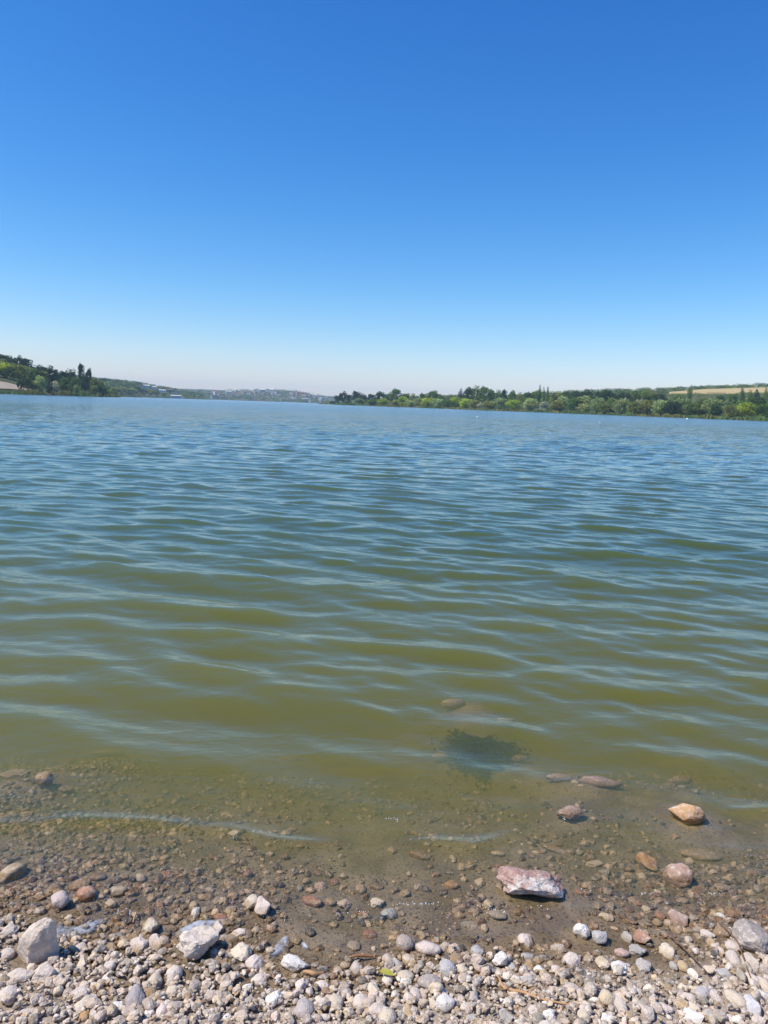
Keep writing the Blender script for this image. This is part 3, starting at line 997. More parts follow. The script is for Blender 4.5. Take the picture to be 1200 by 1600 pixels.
# town across the end of the lake
spec = [(337, 617.5, 6, 4, 0, 0, 'largest white gabled house at the near edge of the distant town'),
        (346, 620.5, 9, 3, 1, 2, 'long cream house low on the shore of the distant town'),
        (357, 616, 8, 3, 0, 3, 'white flat house above the shore at the near edge of town'),
        (370, 619.5, 5, 3, 1, 0, 'cream house with red roof alone among trees by the distant shore'),
        (410, 613.5, 7, 3.2, 1, 3, 'cream block in the pale row below the hilltop'),
        (418, 613.5, 6, 3.6, 0, 2, 'white house in the pale row below the hilltop'),
        (425, 614, 7, 4, 1, 3, 'tallest cream block in the pale row below the hilltop'),
        (431, 615.5, 6, 4, 1, 2, 'last cream house of the pale row below the hilltop'),
        (467, 618, 8, 3.6, 2, 2, 'wide pinkish building halfway down the distant hill'),
        (473, 619, 6, 3.6, 2, 0, 'pinkish red-roofed building beside the wide one on the distant hill'),
        (459, 625.5, 6, 1.6, 0, 3, 'small white shed on the waterline under the distant hill'),
        (478, 627, 12, 1.8, 0, 3, 'long white shed on the waterline under the distant hill'),
        (510, 626, 5, 3.4, 0, 1, 'white tower-like house next to the dark trees at the bank end'),
        (500, 626.5, 5, 2.6, 1, 3, 'small cream house near the dark trees at the bank end')]
for (px, py, w_, h_, wi, ri, lb) in spec:
    D = house_at(px, py, 'town_hill', 2700, 3480)
    e = house(px, py, w_, h_, D, 'town_hill', wi, ri, lb, 'houses of the distant hillside town', 'house', 'house')
    e.location[2] += 5
GH = 'houses of the distant hillside town'
rows_ = defaultdict(list)
for q in range(900):
    if sum(len(x) for x in rows_.values()) >= 80: break
    px = random.uniform(325, 520)
    if px < 390 and random.random() < 0.6: continue
    D = 2690 + random.random() * 660
    zone = 'low by the water' if D < 2880 else ('near the crest' if D > 3260 else 'halfway up')
    rows_[(random.choice([0, 0, 1, 1, 2]), random.choice([0, 0, 1, 2, 2]), zone)].append((px, D))
for (wi, ri, zone), L in rows_.items():
    L.sort()
    for i, (px, D) in enumerate(L):
        rank = 'only' if len(L) == 1 else (ORD[i] + ' from the left')
        lb = f"tiny {WALLS[wi][0]} {ROOFS[ri][0]}-roofed house {zone} on the town hill, {rank}"
        e = house(px, 615, random.uniform(2.8, 4.6), random.uniform(1.8, 2.6), D, 'town_hill', wi, ri, lb, GH)
        e.location[2] += 3 + 2 * (D > 2850)

# slim pale mast on the distant hilltop
M_MAST = simple('pale_steel', (0.75, 0.76, 0.78), 0.5, 0.05, 1.0)
D = 3450; b0 = at_dist(430, 609.5, D); t0_ = at_dist(430.5, 600.5, D); z0 = b0[2] - 3
e = bpy.data.objects.new('radio_mast', None); COL.objects.link(e); e.location = (b0[0], b0[1], z0)
tag(e, 'slim pale mast rising from the crest of the distant town hill', 'mast')
hm = t0_[2] - z0
parts = [tube([(math.cos(a) * 1.6, math.sin(a) * 1.6, 0), (math.cos(a) * 0.5, math.sin(a) * 0.5, hm * 0.8)], [0.3, 0.25], 5) for a in (0, 2.094, 4.189)]
for q in range(1, 9):
    z = hm * 0.8 * q / 9; r = 1.6 - 1.1 * q / 9
    for a in (0, 2.094, 4.189):
        parts.append(tube([(math.cos(a) * r, math.sin(a) * r, z), (math.cos(a + 2.094) * r, math.sin(a + 2.094) * r, z + 1.2)], [0.12, 0.12], 4))
v, f = join(parts); mesh_np('lattice', v, f, M_MAST, parent=e)
v, f = join([tube([(0, 0, hm * 0.78), (0, 0, hm)], [0.45, 0.3], 6)]); mesh_np('antenna', v, f, M_MAST, parent=e)

# white floats on the far water
M_FLOAT = simple('white_plastic', (0.8, 0.8, 0.78), 0.4, 0.04, 3.0)
def float_buoy(px, py, size, label):
    d = ray(px, py); k = -H / d[2]; D = k * math.hypot(d[0], d[1])
    if not 0 < D < 480: D = 300
    h = hdir(px)
    e = bpy.data.objects.new('buoy', None); COL.objects.link(e); e.location = (h[0] * D, h[1] * D, 0)
    tag(e, label, 'buoy', 'white floats on the lake')
    s = size / F * D / 2
    v, f = ico(3); v = v * np.array([s, s, s * 0.9]) + np.array([0, 0, s * 0.45])
    mesh_np('body', v, f, M_FLOAT, parent=e)
    v, f = join([tube([(0, 0, s * 1.2), (0, 0, s * 1.7)], [s * 0.25, s * 0.2], 8)])
    mesh_np('cap', v, f, M_FLOAT, parent=e)
float_buoy(746, 652.5, 3.0, 'round white float off the tallest clump of trees')
float_buoy(938, 661, 2.4, 'smaller white float farther along towards the field')
float_buoy(1074, 656, 3.4, 'white float close in under the reeds below the straw field')

# ------------------------------------------------------------------ stones
PINKW, CREAM, GREYB, GREYD, TAN, BROWN, RED, ORANGE, WHITE, DRYP, BLUEG = (0.72, 0.59, 0.49), (0.69, 0.57, 0.42), (0.46, 0.41, 0.35), (0.15, 0.135, 0.12), (0.50, 0.375, 0.235), (0.34, 0.225, 0.125), (0.44, 0.24, 0.155), (0.58, 0.34, 0.14), (0.82, 0.75, 0.66), (0.65, 0.54, 0.44), (0.46, 0.43, 0.39)
SN = {PINKW: 'pale pinkish', CREAM: 'cream', GREYB: 'grey', GREYD: 'dark grey', TAN: 'tan', BROWN: 'brown', RED: 'reddish', ORANGE: 'orange', WHITE: 'whitish', DRYP: 'beige', BLUEG: 'bluish grey'}
STONES = []      # placed stones: x, y, radius
SHAPES_R = [rock_shape(3, 900 + i, 4, 0.15, (0.7, 0.95)) for i in range(9)]
SHAPES_A = [rock_shape(3, 950 + i, 8, 0.20, (0.5, 0.9)) for i in range(9)]
_smesh = {}
def stone_mesh(i, ang):
    return (SHAPES_A if ang else SHAPES_R)[i % 9]


def add_stone(px, py, wpx, hpx, rot, c, ang=False, ratio=0.62, label=None, name=None, cat=None, embed=0.35, idx=None, lift=0.0, rough_shape=None, group=True, base=False):
    P, depth = ground_hit(px, py + hpx * 0.12)
    a = wpx / 2 / F * depth
    phi = math.asin(-ray(px, py)[2])
    vv = hpx / 2 / F * depth
    b = vv / math.sqrt(math.sin(phi) ** 2 + (ratio * math.cos(phi)) ** 2)
    cc = ratio * b if rough_shape is None else ratio * b
    cc = min(cc, a * 1.1)
    v, f = rough_shape if rough_shape is not None else stone_mesh(idx if idx is not None else random.randrange(99), ang)
    if base:                                # broad foot that stands on the lake bed
        v = v.copy(); zz = np.clip(-v[:, 2], 0, 0.97)
        g = (1 + 0.4 * zz) / np.sqrt(1 - zz ** 2)
        v[:, 0] *= np.minimum(g, 1.7); v[:, 1] *= np.minimum(g, 1.7)
        v[:, 2] = np.where(v[:, 2] < 0, v[:, 2] * 1.8, v[:, 2])
    v = v * np.array([a, b, cc])
    me = mesh_np(name or 'stone', v, f, M_STONE, smooth=not ang, link=False)
    nm = name or ('stone' if max(wpx, hpx) > 34 else 'pebble')
    o = put(nm, me)
    o.rotation_euler = (random.uniform(-.12, .12), random.uniform(-.12, .12), R(rot))
    zc = float(bed(P[0], P[1])) + cc * (1 - 2 * embed) + lift
    o.location = (P[0], P[1], zc)
    j = random.uniform(0.9, 1.1)
    o.color = (c[0] * j, c[1] * j, c[2] * j, 1)
    o['category'] = cat or nm
    if label: o['label'] = label
    STONES.append(dict(o=o, x=P[0], y=P[1], r=max(a, b), a=a, b=b, c=c, label=label, w=wpx, h=hpx, ang=ang, z=zc, px=px, py=py))
    return o


# -- landmark stones, each with its own label
WEDGE = rock_shape(4, 41, 8, 0.12, (0.35, 0.8))
_v = WEDGE[0]; _h = (_v[:, 2] + 1) / 2
_v[:, 0] = _v[:, 0] * (1 - 0.62 * _h) + 0.42 * _h
_v[:, 1] *= (1 - 0.55 * _h)
KNOB = rock_shape(4, 77, 5, 0.22, (0.55, 0.9))
BIGRED = rock_shape(4, 128, 7, 0.16, (0.6, 0.9))
BIGGREY = rock_shape(4, 58, 9, 0.14, (0.5, 0.85))
ORR = rock_shape(4, 35, 9, 0.08, (0.5, 0.85))
L_ = []
# reddish rock with a pale crust over its lower flank
t = NT('crusted_rock')
co = t.objco(); sp = t.n('SeparateXYZ'); t.l(co, sp.inputs[0])
n1 = t.noise(14, 5, 0.7, co); n2 = t.noise(70, 4, 0.6, co); n3 = t.noise(200, 3, 0.6, co)
mask = t.math('ADD', t.math('MULTIPLY', sp.outputs[1], -7.0), t.math('MULTIPLY', t.math('SUBTRACT', n1, 0.5), 3.4))
red = t.mix(t.ramp(n2, 0.4, 0.62), (0.38, 0.215, 0.17), (0.52, 0.345, 0.28))
cr_ = t.mix(t.ramp(n2, 0.42, 0.6), (0.74, 0.67, 0.59), (0.56, 0.43, 0.36))
c = t.mix(t.ramp(mask, 0.05, 0.45), red, cr_)
c = t.mix(t.math('MULTIPLY', t.ramp(n3, 0.58, 0.66), 0.5), c, (0.12, 0.08, 0.07))
t.bsdf(c, 0.6, 0.4, t.bump(t.math('ADD', n1, n2), 0.9, 0.012))
M_CRUST = t.m
def lm(short, *a, **k):
    o = add_stone(*a, **k); STONES[-1]['short'] = short; L_.append(STONES[-1]); return o
lm('the wedge-shaped rock', 50, 1486, 88, 74, -10, (0.72, 0.59, 0.47), True, 1.45, 'pale wedge-shaped rock standing upright on the gravel, tallest stone of the beach', 'rock', 'rock', 0.2, rough_shape=WEDGE)
lm('the knobbly rock', 308, 1482, 64, 46, 5, (0.70, 0.58, 0.46), True, 0.8, 'knobbly pale rock with lumpy sides just below the shore film', 'rock', 'rock', 0.2, rough_shape=KNOB)
lm('the big red rock', 828, 1386, 108, 54, -12, (0.42, 0.255, 0.215), True, 0.62, 'largest rock, reddish and pinkish white, lying half out of the shallow water', 'rock', 'rock', 0.18, rough_shape=BIGRED).data.materials[0] = M_CRUST
lm('the pink nub', 779, 1356, 13, 14, 0, RED, False, 0.9, 'small pink nub of stone touching the corner of the largest reddish rock', 'pebble', 'pebble')
lm('the big grey rock', 1176, 1474, 54, 46, 10, (0.40, 0.335, 0.285), True, 0.7, 'big brownish grey rough rock at the water edge beside a bent stalk', 'rock', 'rock', 0.2, rough_shape=BIGGREY)
lm('the orange rock', 1072, 1276, 56, 34, -20, (0.56, 0.33, 0.17), True, 0.95, 'angular orange-tan rock breaking the water surface offshore', 'rock', 'rock', 0.22, rough_shape=ORR)
lm('the striped wet stone', 892, 1275, 46, 22, 8, (0.42, 0.31, 0.25), True, 0.8, 'wet striped brown stone just breaking the water, left of the orange rock', 'stone', 'stone', 0.12)
lm('the pinkish rock', 1057, 1374, 44, 36, -15, (0.46, 0.30, 0.22), True, 0.75, 'speckled pinkish rock in the shallows below the orange one', 'rock', 'rock', 0.15, rough_shape=rock_shape(4, 66, 7, 0.1, (0.5, 0.85)))
lm('the long tan stone', 1095, 1337, 62, 18, -14, TAN, False, 0.5, 'long thin tan stone under shallow water between pinkish and orange rocks', 'stone', 'stone', 0.3)
lm('the amber stone', 1012, 1352, 24, 28, 20, ORANGE, True, 0.6, 'amber stone under water just left of the speckled pinkish rock', 'stone', 'stone', 0.2)
lm('the twin-lobed stone', 392, 1413, 26, 30, 0, CREAM, True, 0.7, 'cream half of a two-lobed pair of wet stones by the waterline', 'stone', 'stone', 0.2)
lm('the pair\'s paler half', 410, 1422, 26, 30, 10, PINKW, True, 0.7, 'crumbly pinkish half of the two-lobed pair of wet stones', 'stone', 'stone', 0.2)
lm('the russet bar stone', 487, 1408, 40, 17, -32, RED, False, 0.6, 'russet bar-shaped stone slanting in the wet mud', 'stone', 'stone', 0.25)
lm('the white elongated stone', 461, 1509, 46, 22, -20, WHITE, True, 0.75, 'white elongated stone next to the pale shore film patch on mud', 'stone', 'stone', 0.2)
lm('the pink egg stone', 668, 1484, 44, 22, -16, PINKW, False, 0.7, 'pink and white egg-like stone at the top of the central gravel', 'stone', 'stone', 0.2)
lm('the tan ovoid stone', 632, 1478, 28, 28, 0, (0.44, 0.35, 0.28), False, 0.8, 'tan ovoid stone beside the pink and white egg-like stone', 'stone', 'stone', 0.2)
lm('the bluish white stone', 607, 1430, 25, 17, 15, (0.56, 0.60, 0.66), True, 0.6, 'bluish white wet stone alone on the mud at the waterline', 'stone', 'stone', 0.2)
lm('the red-capped stone', 1002, 1468, 30, 20, -20, RED, True, 0.7, 'red-capped white stone on wet mud near the grey striped one', 'stone', 'stone', 0.2)
lm('the pink oval pebble', 971, 1491, 23, 14, -5, (0.55, 0.36, 0.29), False, 0.7, 'smooth pink oval pebble on wet mud by the red-capped stone', 'pebble', 'pebble', 0.2)
lm('the striped grey stone', 996, 1487, 28, 16, -22, GREYB, True, 0.6, 'grey and white striped stone touching the pink oval pebble', 'stone', 'stone', 0.2)
lm('the bright white stone', 908, 1460, 26, 24, 0, WHITE, True, 0.9, 'bright white pointed stone on the mud landward of the big red rock', 'stone', 'stone', 0.15)
lm('the blue-grey round stone', 937, 1468, 24, 24, 0, BLUEG, False, 0.8, 'dark blue-grey round stone next to the bright white pointed one', 'stone', 'stone', 0.2)
lm('the white block stone', 780, 1503, 24, 26, 0, WHITE, True, 0.9, 'blocky bright white stone leaning on a dark banded pebble', 'stone', 'stone', 0.15)
lm('the dark banded pebble', 765, 1516, 30, 15, 0, GREYD, True, 0.6, 'dark banded pebble under the blocky bright white stone', 'pebble', 'pebble', 0.2)
lm('the yellow-cream stone', 947, 1563, 27, 25, 0, (0.62, 0.49, 0.32), False, 0.8, 'yellowish cream stone in the gravel beyond the dry reed stalk', 'stone', 'stone', 0.15)
lm('the oval tan stone', 670, 1538, 40, 27, -18, (0.40, 0.33, 0.28), False, 0.6, 'flat oval greyish tan stone in the central gravel', 'stone', 'stone', 0.2)
lm('the round white stone', 695, 1572, 32, 26, 0, WHITE, False, 0.8, 'plump white stone on the gravel below the flat oval stone', 'stone', 'stone', 0.15)
lm('the big grey-pink pebble', 211, 1562, 31, 40, 10, (0.43, 0.37, 0.35), False, 0.5, 'grey-pink upright oval pebble in the thickest gravel', 'stone', 'stone', 0.2)
lm('the pinkish round pebble', 95, 1412, 27, 27, 30, (0.60, 0.47, 0.41), False, 0.75, 'pinkish white round pebble at the waterline beyond the wedge-shaped rock', 'pebble', 'pebble', 0.15)
lm('the cream waterline pebble', 186, 1395, 27, 18, 5, (0.56, 0.47, 0.35), False, 0.7, 'cream pebble just inside the water above the pale film', 'pebble', 'pebble', 0.15)
lm('the rust-brown stone', 135, 1398, 30, 22, 25, RED, False, 0.6, 'rust-brown stone in the water between pinkish and cream pebbles', 'stone', 'stone', 0.2)
lm('the submerged slab', 22, 1211, 50, 16, 6, TAN, True, 0.4, 'flat tan slab under water at the edge of the cloudy shallows', 'stone', 'stone', 0.1)
lm('the round submerged stone', 70, 1227, 27, 22, 0, TAN, False, 0.9, 'pale round stone under water beside the flat tan slab', 'stone', 'stone', 0.1, lift=0.01)
lm('the first twin submerged stone', 875, 1218, 46, 15, 0, TAN, False, 0.9, 'plain tan one of two flat stones under water off the striped stone', 'stone', 'stone', 0.2)
lm('the second twin submerged stone', 938, 1225, 66, 18, -8, (0.46, 0.33, 0.26), False, 0.8, 'pink-edged longer one of two flat stones under water', 'stone', 'stone', 0.2)
lm('the greenish flat stone', 777, 1430, 30, 14, -22, GREYB, False, 0.5, 'flat greenish grey stone in the ripple line below the largest rock', 'stone', 'stone', 0.2)
lm('the glinting stone', 367, 1311, 22, 11, 0, (0.62, 0.54, 0.40), True, 0.9, 'small glinting cream stone awash where the last ripple breaks', 'pebble', 'pebble', 0.05, lift=0.012)

# -- the other stones seen one by one
for px, py, w_, h_, rot, c, ang in [
    (124, 1384, 36, 20, 20, BROWN, 0), (152, 1370, 28, 15, 0, BROWN, 0), (20, 1365, 26, 36, -30, TAN, 0), (215, 1480, 40, 26, 20, PINKW, 1), (242, 1476, 32, 26, 0, PINKW, 1), (126, 1482, 20, 17, 0, DRYP, 0), (128, 1508, 16, 25, 0, CREAM, 1),
    (168, 1498, 12, 14, 0, CREAM, 0), (165, 1532, 17, 15, 0, WHITE, 1), (171, 1511, 19, 20, 0, DRYP, 0), (272, 1520, 27, 28, 0, DRYP, 0), (242, 1532, 24, 28, 0, CREAM, 0), (270, 1550, 20, 18, 0, CREAM, 0), (307, 1540, 20, 18, 0, PINKW, 0), (237, 1552, 22, 22, 0, BROWN, 0),
    (122, 1553, 38, 28, 10, PINKW, 1), (28, 1526, 48, 26, 5, DRYP, 1), (65, 1522, 38, 36, 40, DRYP, 1), (10, 1492, 24, 20, 0, DRYP, 0), (12, 1555, 32, 28, 0, DRYP, 0), (45, 1582, 40, 16, 20, DRYP, 0), (132, 1588, 16, 16, 0, ORANGE, 0), (182, 1572, 20, 14, 0, WHITE, 1), (233, 1583, 16, 14, 0, WHITE, 0), (253, 1580, 20, 26, 0, PINKW, 0),
    (15, 1455, 26, 24, 0, DRYP, 1), (65, 1449, 16, 16, 0, PINKW, 0), (236, 1450, 26, 30, 0, CREAM, 1), (186, 1464, 20, 14, 0, BLUEG, 0), (373, 1457, 27, 18, 0, PINKW, 1), (400, 1453, 14, 11, 0, PINKW, 0), (305, 1428, 14, 20, 0, WHITE, 1), (345, 1433, 24, 12, 0, RED, 1), (303, 1415, 14, 14, 0, CREAM, 0), (340, 1452, 20, 22, 0, PINKW, 1),
    (500, 1387, 20, 16, 0, (0.66, 0.50, 0.44), 1), (523, 1378, 15, 12, 0, RED, 0), (516, 1410, 18, 14, 0, TAN, 0), (537, 1412, 24, 15, 0, PINKW, 1), (590, 1411, 24, 16, 0, WHITE, 1), (468, 1388, 10, 12, 0, BLUEG, 0), (564, 1390, 18, 15, 0, TAN, 0), (588, 1386, 22, 12, 0, BROWN, 0), (567, 1427, 18, 9, 0, RED, 0),
    (378, 1489, 36, 30, 35, CREAM, 1), (400, 1507, 30, 26, 60, PINKW, 1), (405, 1531, 26, 20, 0, PINKW, 0), (428, 1562, 30, 26, 0, WHITE, 1), (470, 1540, 20, 22, 0, PINKW, 1), (503, 1539, 24, 14, -20, PINKW, 0), (446, 1552, 16, 9, 0, WHITE, 0), (475, 1577, 34, 34, 15, (0.50, 0.42, 0.38), 0), (523, 1568, 28, 28, 10, CREAM, 0), (563, 1567, 27, 26, 0, DRYP, 0),
    (528, 1516, 16, 14, 0, CREAM, 0), (538, 1508, 19, 12, 0, PINKW, 0), (556, 1513, 22, 24, 0, DRYP, 0), (583, 1549, 18, 26, 25, CREAM, 0), (506, 1590, 22, 14, 0, PINKW, 0), (590, 1580, 30, 24, 20, PINKW, 0), (520, 1546, 12, 12, 0, CREAM, 0), (553, 1479, 22, 14, -20, GREYB, 0), (578, 1460, 24, 16, 0, RED, 0), (584, 1483, 8, 8, 0, WHITE, 0), (484, 1457, 16, 14, 0, GREYD, 0), (492, 1508, 14, 8, 0, GREYB, 0),
    (712, 1499, 25, 20, -20, BROWN, 0), (699, 1513, 28, 28, 0, BLUEG, 0), (722, 1516, 18, 18, 0, CREAM, 0), (637, 1500, 24, 18, 0, CREAM, 0), (620, 1508, 18, 22, 20, GREYB, 0), (632, 1527, 31, 21, 0, CREAM, 0), (648, 1556, 24, 26, 0, DRYP, 0), (605, 1590, 30, 34, 0, CREAM, 0), (676, 1568, 14, 18, 0, CREAM, 1), (628, 1586, 16, 16, 0, GREYB, 1), (605, 1500, 18, 18, 0, PINKW, 0), (728, 1576, 20, 18, 0, DRYP, 1), (657, 1508, 14, 14, 0, GREYB, 0), (640, 1543, 14, 14, 0, DRYP, 0), (694, 1552, 12, 14, 0, WHITE, 1),
    (820, 1472, 26, 26, 0, PINKW, 1), (825, 1495, 20, 14, 0, BLUEG, 0), (842, 1515, 20, 14, -15, WHITE, 0), (872, 1483, 26, 15, 0, DRYP, 1), (893, 1500, 30, 26, 0, PINKW, 1), (745, 1529, 20, 14, 0, TAN, 1), (800, 1512, 14, 16, 0, BLUEG, 0), (825, 1533, 30, 20, 0, GREYB, 1), (745, 1487, 22, 18, 0, BLUEG, 0), (836, 1583, 24, 22, 0, PINKW, 1), (858, 1588, 22, 22, 0, WHITE, 1), (790, 1590, 24, 22, 0, GREYB, 1), (735, 1590, 22, 14, 0, BLUEG, 1), (893, 1544, 26, 16, -20, DRYP, 0), (907, 1552, 16, 14, 0, PINKW, 0),
    (750, 1380, 18, 16, 0, CREAM, 1), (705, 1383, 24, 13, 0, ORANGE, 0), (736, 1447, 33, 14, 0, GREYB, 1), (757, 1451, 12, 12, 0, CREAM, 0), (714, 1425, 16, 12, 0, TAN, 0), (657, 1337, 36, 16, -8, BROWN, 0), (612, 1330, 14, 14, 0, TAN, 0), (778, 1334, 24, 10, 0, CREAM, 0), (632, 1395, 18, 14, 0, TAN, 1), (752, 1402, 14, 14, 0, TAN, 0),
    (926, 1350, 34, 13, 8, CREAM, 1), (945, 1363, 18, 12, 0, GREYB, 0), (918, 1386, 20, 16, 0, TAN, 1), (905, 1394, 16, 10, 0, RED, 0), (1004, 1371, 14, 12, 0, CREAM, 0), (982, 1367, 18, 10, 0, TAN, 0), (1078, 1346, 14, 10, 0, PINKW, 0), (870, 1328, 50, 12, -25, BROWN, 0), (1030, 1432, 18, 16, 0, RED, 0), (1060, 1437, 30, 25, 10, (0.40, 0.27, 0.21), 1), (1044, 1442, 14, 12, 0, CREAM, 0), (1026, 1441, 16, 14, 0, TAN, 0),
    (1106, 1461, 25, 14, -25, DRYP, 1), (1128, 1456, 32, 20, 0, BROWN, 0), (1122, 1432, 20, 16, 0, WHITE, 1), (1010, 1422, 14, 14, 0, CREAM, 1), (946, 1433, 26, 14, -25, CREAM, 1), (985, 1440, 24, 10, -25, BROWN, 1), (989, 1408, 16, 12, 0, TAN, 0), (1130, 1388, 30, 14, 0, TAN, 1), (1066, 1408, 20, 12, 0, TAN, 0), (1195, 1378, 20, 10, 0, TAN, 0),
    (1006, 1510, 24, 22, 0, GREYB, 1), (968, 1512, 30, 22, 0, WHITE, 1), (1043, 1488, 27, 24, 0, CREAM, 1), (1067, 1511, 17, 19, 0, (0.50, 0.36, 0.20), 0), (1052, 1510, 12, 16, 0, GREYB, 0), (980, 1466, 20, 18, 0, GREYB, 1), (1144, 1480, 23, 18, 0, DRYP, 0), (1147, 1502, 21, 28, 0, DRYP, 0), (1173, 1506, 28, 28, 0, DRYP, 1), (1193, 1513, 28, 15, 0, DRYP, 0), (1175, 1532, 18, 24, 20, DRYP, 0), (1133, 1522, 24, 16, 0, BLUEG, 0),
    (1098, 1552, 34, 24, -15, (0.50, 0.45, 0.42), 1), (1120, 1560, 15, 30, 10, DRYP, 1), (968, 1570, 19, 36, 5, DRYP, 1), (928, 1562, 16, 10, -20, WHITE, 0), (1035, 1575, 32, 16, -10, PINKW, 0), (1012, 1583, 20, 26, 0, DRYP, 0), (1082, 1591, 36, 24, 0, WHITE, 1), (1150, 1564, 24, 36, 30, CREAM, 0), (1175, 1574, 28, 32, 0, (0.60, 0.57, 0.56), 1), (1193, 1540, 20, 30, 0, CREAM, 0), (1075, 1560, 28, 20, 0, DRYP, 0), (1185, 1594, 24, 16, 0, DRYP, 1), (1190, 1555, 26, 16, -20, WHITE, 0), (912, 1588, 20, 22, 0, CREAM, 0), (950, 1592, 26, 18, 0, WHITE, 1), (1112, 1590, 26, 20, 0, GREYB, 1), (1140, 1594, 22, 16, 0, PINKW, 0), (995, 1550, 16, 20, 0, PINKW, 1),
    (103, 1234, 24, 16, 0, BROWN, 1), (12, 1140, 38, 9, 5, TAN, 0), (100, 1191, 34, 13, 0, BROWN, 0), (4, 1108, 14, 14, 0, ORANGE, 0), (454, 1185, 32, 12, 0, TAN, 0), (379, 1223, 18, 9, -15, CREAM, 1), (584, 1219, 14, 9, 0, TAN, 0), (295, 1202, 22, 9, 0, BROWN, 0), (258, 1238, 12, 9, 0, TAN, 0), (246, 1276, 10, 9, 0, TAN, 0), (5, 1283, 16, 14, 0, BROWN, 0)]:
    add_stone(px, py, w_, h_, rot, c, bool(ang))
# flat stones that lie close under the surface around the dark boulder
for px, py, w_, h_, c in [(707, 1105, 38, 16, TAN), (776, 1108, 26, 13, BROWN), (640, 1124, 22, 14, TAN), (790, 1131, 28, 11, WHITE), (705, 1083, 32, 12, ORANGE), (688, 1188, 28, 14, TAN), (812, 1190, 26, 12, BROWN), (1087, 1148, 26, 14, ORANGE), (1062, 1226, 38, 18, BROWN), (168, 1181, 54, 12, TAN), (300, 1102, 16, 8, TAN)]:
    add_stone(px, py, w_, h_, random.uniform(-15, 15), c, False, 0.8, embed=0.05, lift=0.005)

# dark boulder covered in algae under the surface
t = NT('algae')
n = t.noise(30, 5, 0.7, t.objco())
t.bsdf(t.mix(n, (0.006, 0.012, 0.009), (0.018, 0.028, 0.016)), 0.9, 0.2, t.bump(n, 0.8, 0.02))
M_ALGAE = t.m
v, f = rock_shape(4, 507, 4, 0.36, (0.7, 0.95))
d = ray(750, 1162); k = -(H + 0.05) / d[2]
bx, by = d[0] * k, d[1] * k
zb = float(bed(bx, by)); topz = -0.06
v = v * np.array([0.15, 0.18, (topz - zb)])
o = mesh_np('boulder', v, f, M_ALGAE)
o.location = (bx, by, zb)
rgb_ = np.random.default_rng(88)
n_ = 4200
an_ = rgb_.uniform(0, 6.283, n_); lob = 1 + 0.22 * np.sin(an_ * 3 + 1) + 0.14 * np.sin(an_ * 7) + 0.10 * np.sin(an_ * 12 + 2)
rr_ = np.abs(rgb_.normal(0.55, 0.30, n_))
hz_ = (topz - zb) * np.clip(1.0 - 0.85 * (rr_ / 1.25) ** 2, 0.03, 1) * rgb_.uniform(0.45, 1.0, n_)
c_ = np.stack([np.cos(an_) * rr_ * 0.15 * lob, np.sin(an_) * rr_ * 0.19 * lob, hz_], 1)
v_, q_ = leaf_quads(c_, 0.010, rgb_)
mesh_np('waterweed', v_, q_, M_ALGAE, smooth=False, parent=o)
tag(o, 'dark algae-covered boulder hidden just under the surface off the beach', 'boulder')
STONES.append(dict(o=o, x=bx, y=by, r=0.2, a=.18, b=.2, c=GREYD, label='x', w=130, h=80, ang=True, z=0, px=745, py=1165, skip=True))

# -- random middling pebbles until there are nearly three hundred
DRY_PX = ip((-300, 1440), (0, 1440), (100, 1470), (200, 1475), (300, 1490), (400, 1505), (450, 1535), (520, 1545), (600, 1500), (700, 1495), (800, 1515), (850, 1530), (900, 1525), (1000, 1540), (1100, 1525), (1150, 1480), (1200, 1455), (1500, 1440))
_dx, _dy = [], []
for px in range(-200, 1401, 50):
    P, _ = ground_hit(px, DRY_PX(px)); _dx.append(P[0]); _dy.append(P[1])
def dry_y(x): return np.interp(x, _dx, _dy) + 0.03 * vn(np.asarray(x) * 6, 8, 15)

SX = np.array([s['x'] for s in STONES]); SY = np.array([s['y'] for s in STONES]); SR = np.array([s['r'] for s in STONES])
n_now = len(STONES); tries = 0
while n_now < 296 and tries < 6000:
    tries += 1
    px = random.uniform(0, 1200)
    u = random.random()
    py = random.uniform(1440, 1598) if u < 0.62 else random.uniform(1330, 1440)
    P, depth = ground_hit(px, py)
    wpx = random.choice([10, 11, 12, 13, 14, 16, 18])
    r = wpx / 2 / F * depth
    if np.any(np.hypot(SX - P[0], SY - P[1]) < SR * 0.85 + r * 0.9): continue
    land = P[1] < dry_y(P[0])
    if land:
        c = random.choice([PINKW, PINKW, DRYP, DRYP, DRYP, CREAM, CREAM, WHITE, GREYB, TAN, (0.50, 0.42, 0.38)])
    else:
        if 430 < px < 640 and 1440 < py < 1530: continue
        if 780 < px < 900 and 1430 < py < 1500 and random.random() < 0.7: continue
        c = random.choice([TAN, BROWN, BROWN, CREAM, GREYB, GREYD, PINKW, TAN, GREYB, DRYP, RED])
        wpx *= 0.85
    if c not in SN: c = DRYP
    add_stone(px, py, wpx, wpx * random.uniform(0.6, 1.05), random.uniform(-60, 60), c, random.random() < 0.45, random.uniform(0.55, 0.9), embed=0.25)
    n_now += 1
    SX = np.append(SX, P[0]); SY = np.append(SY, P[1]); SR = np.append(SR, r)

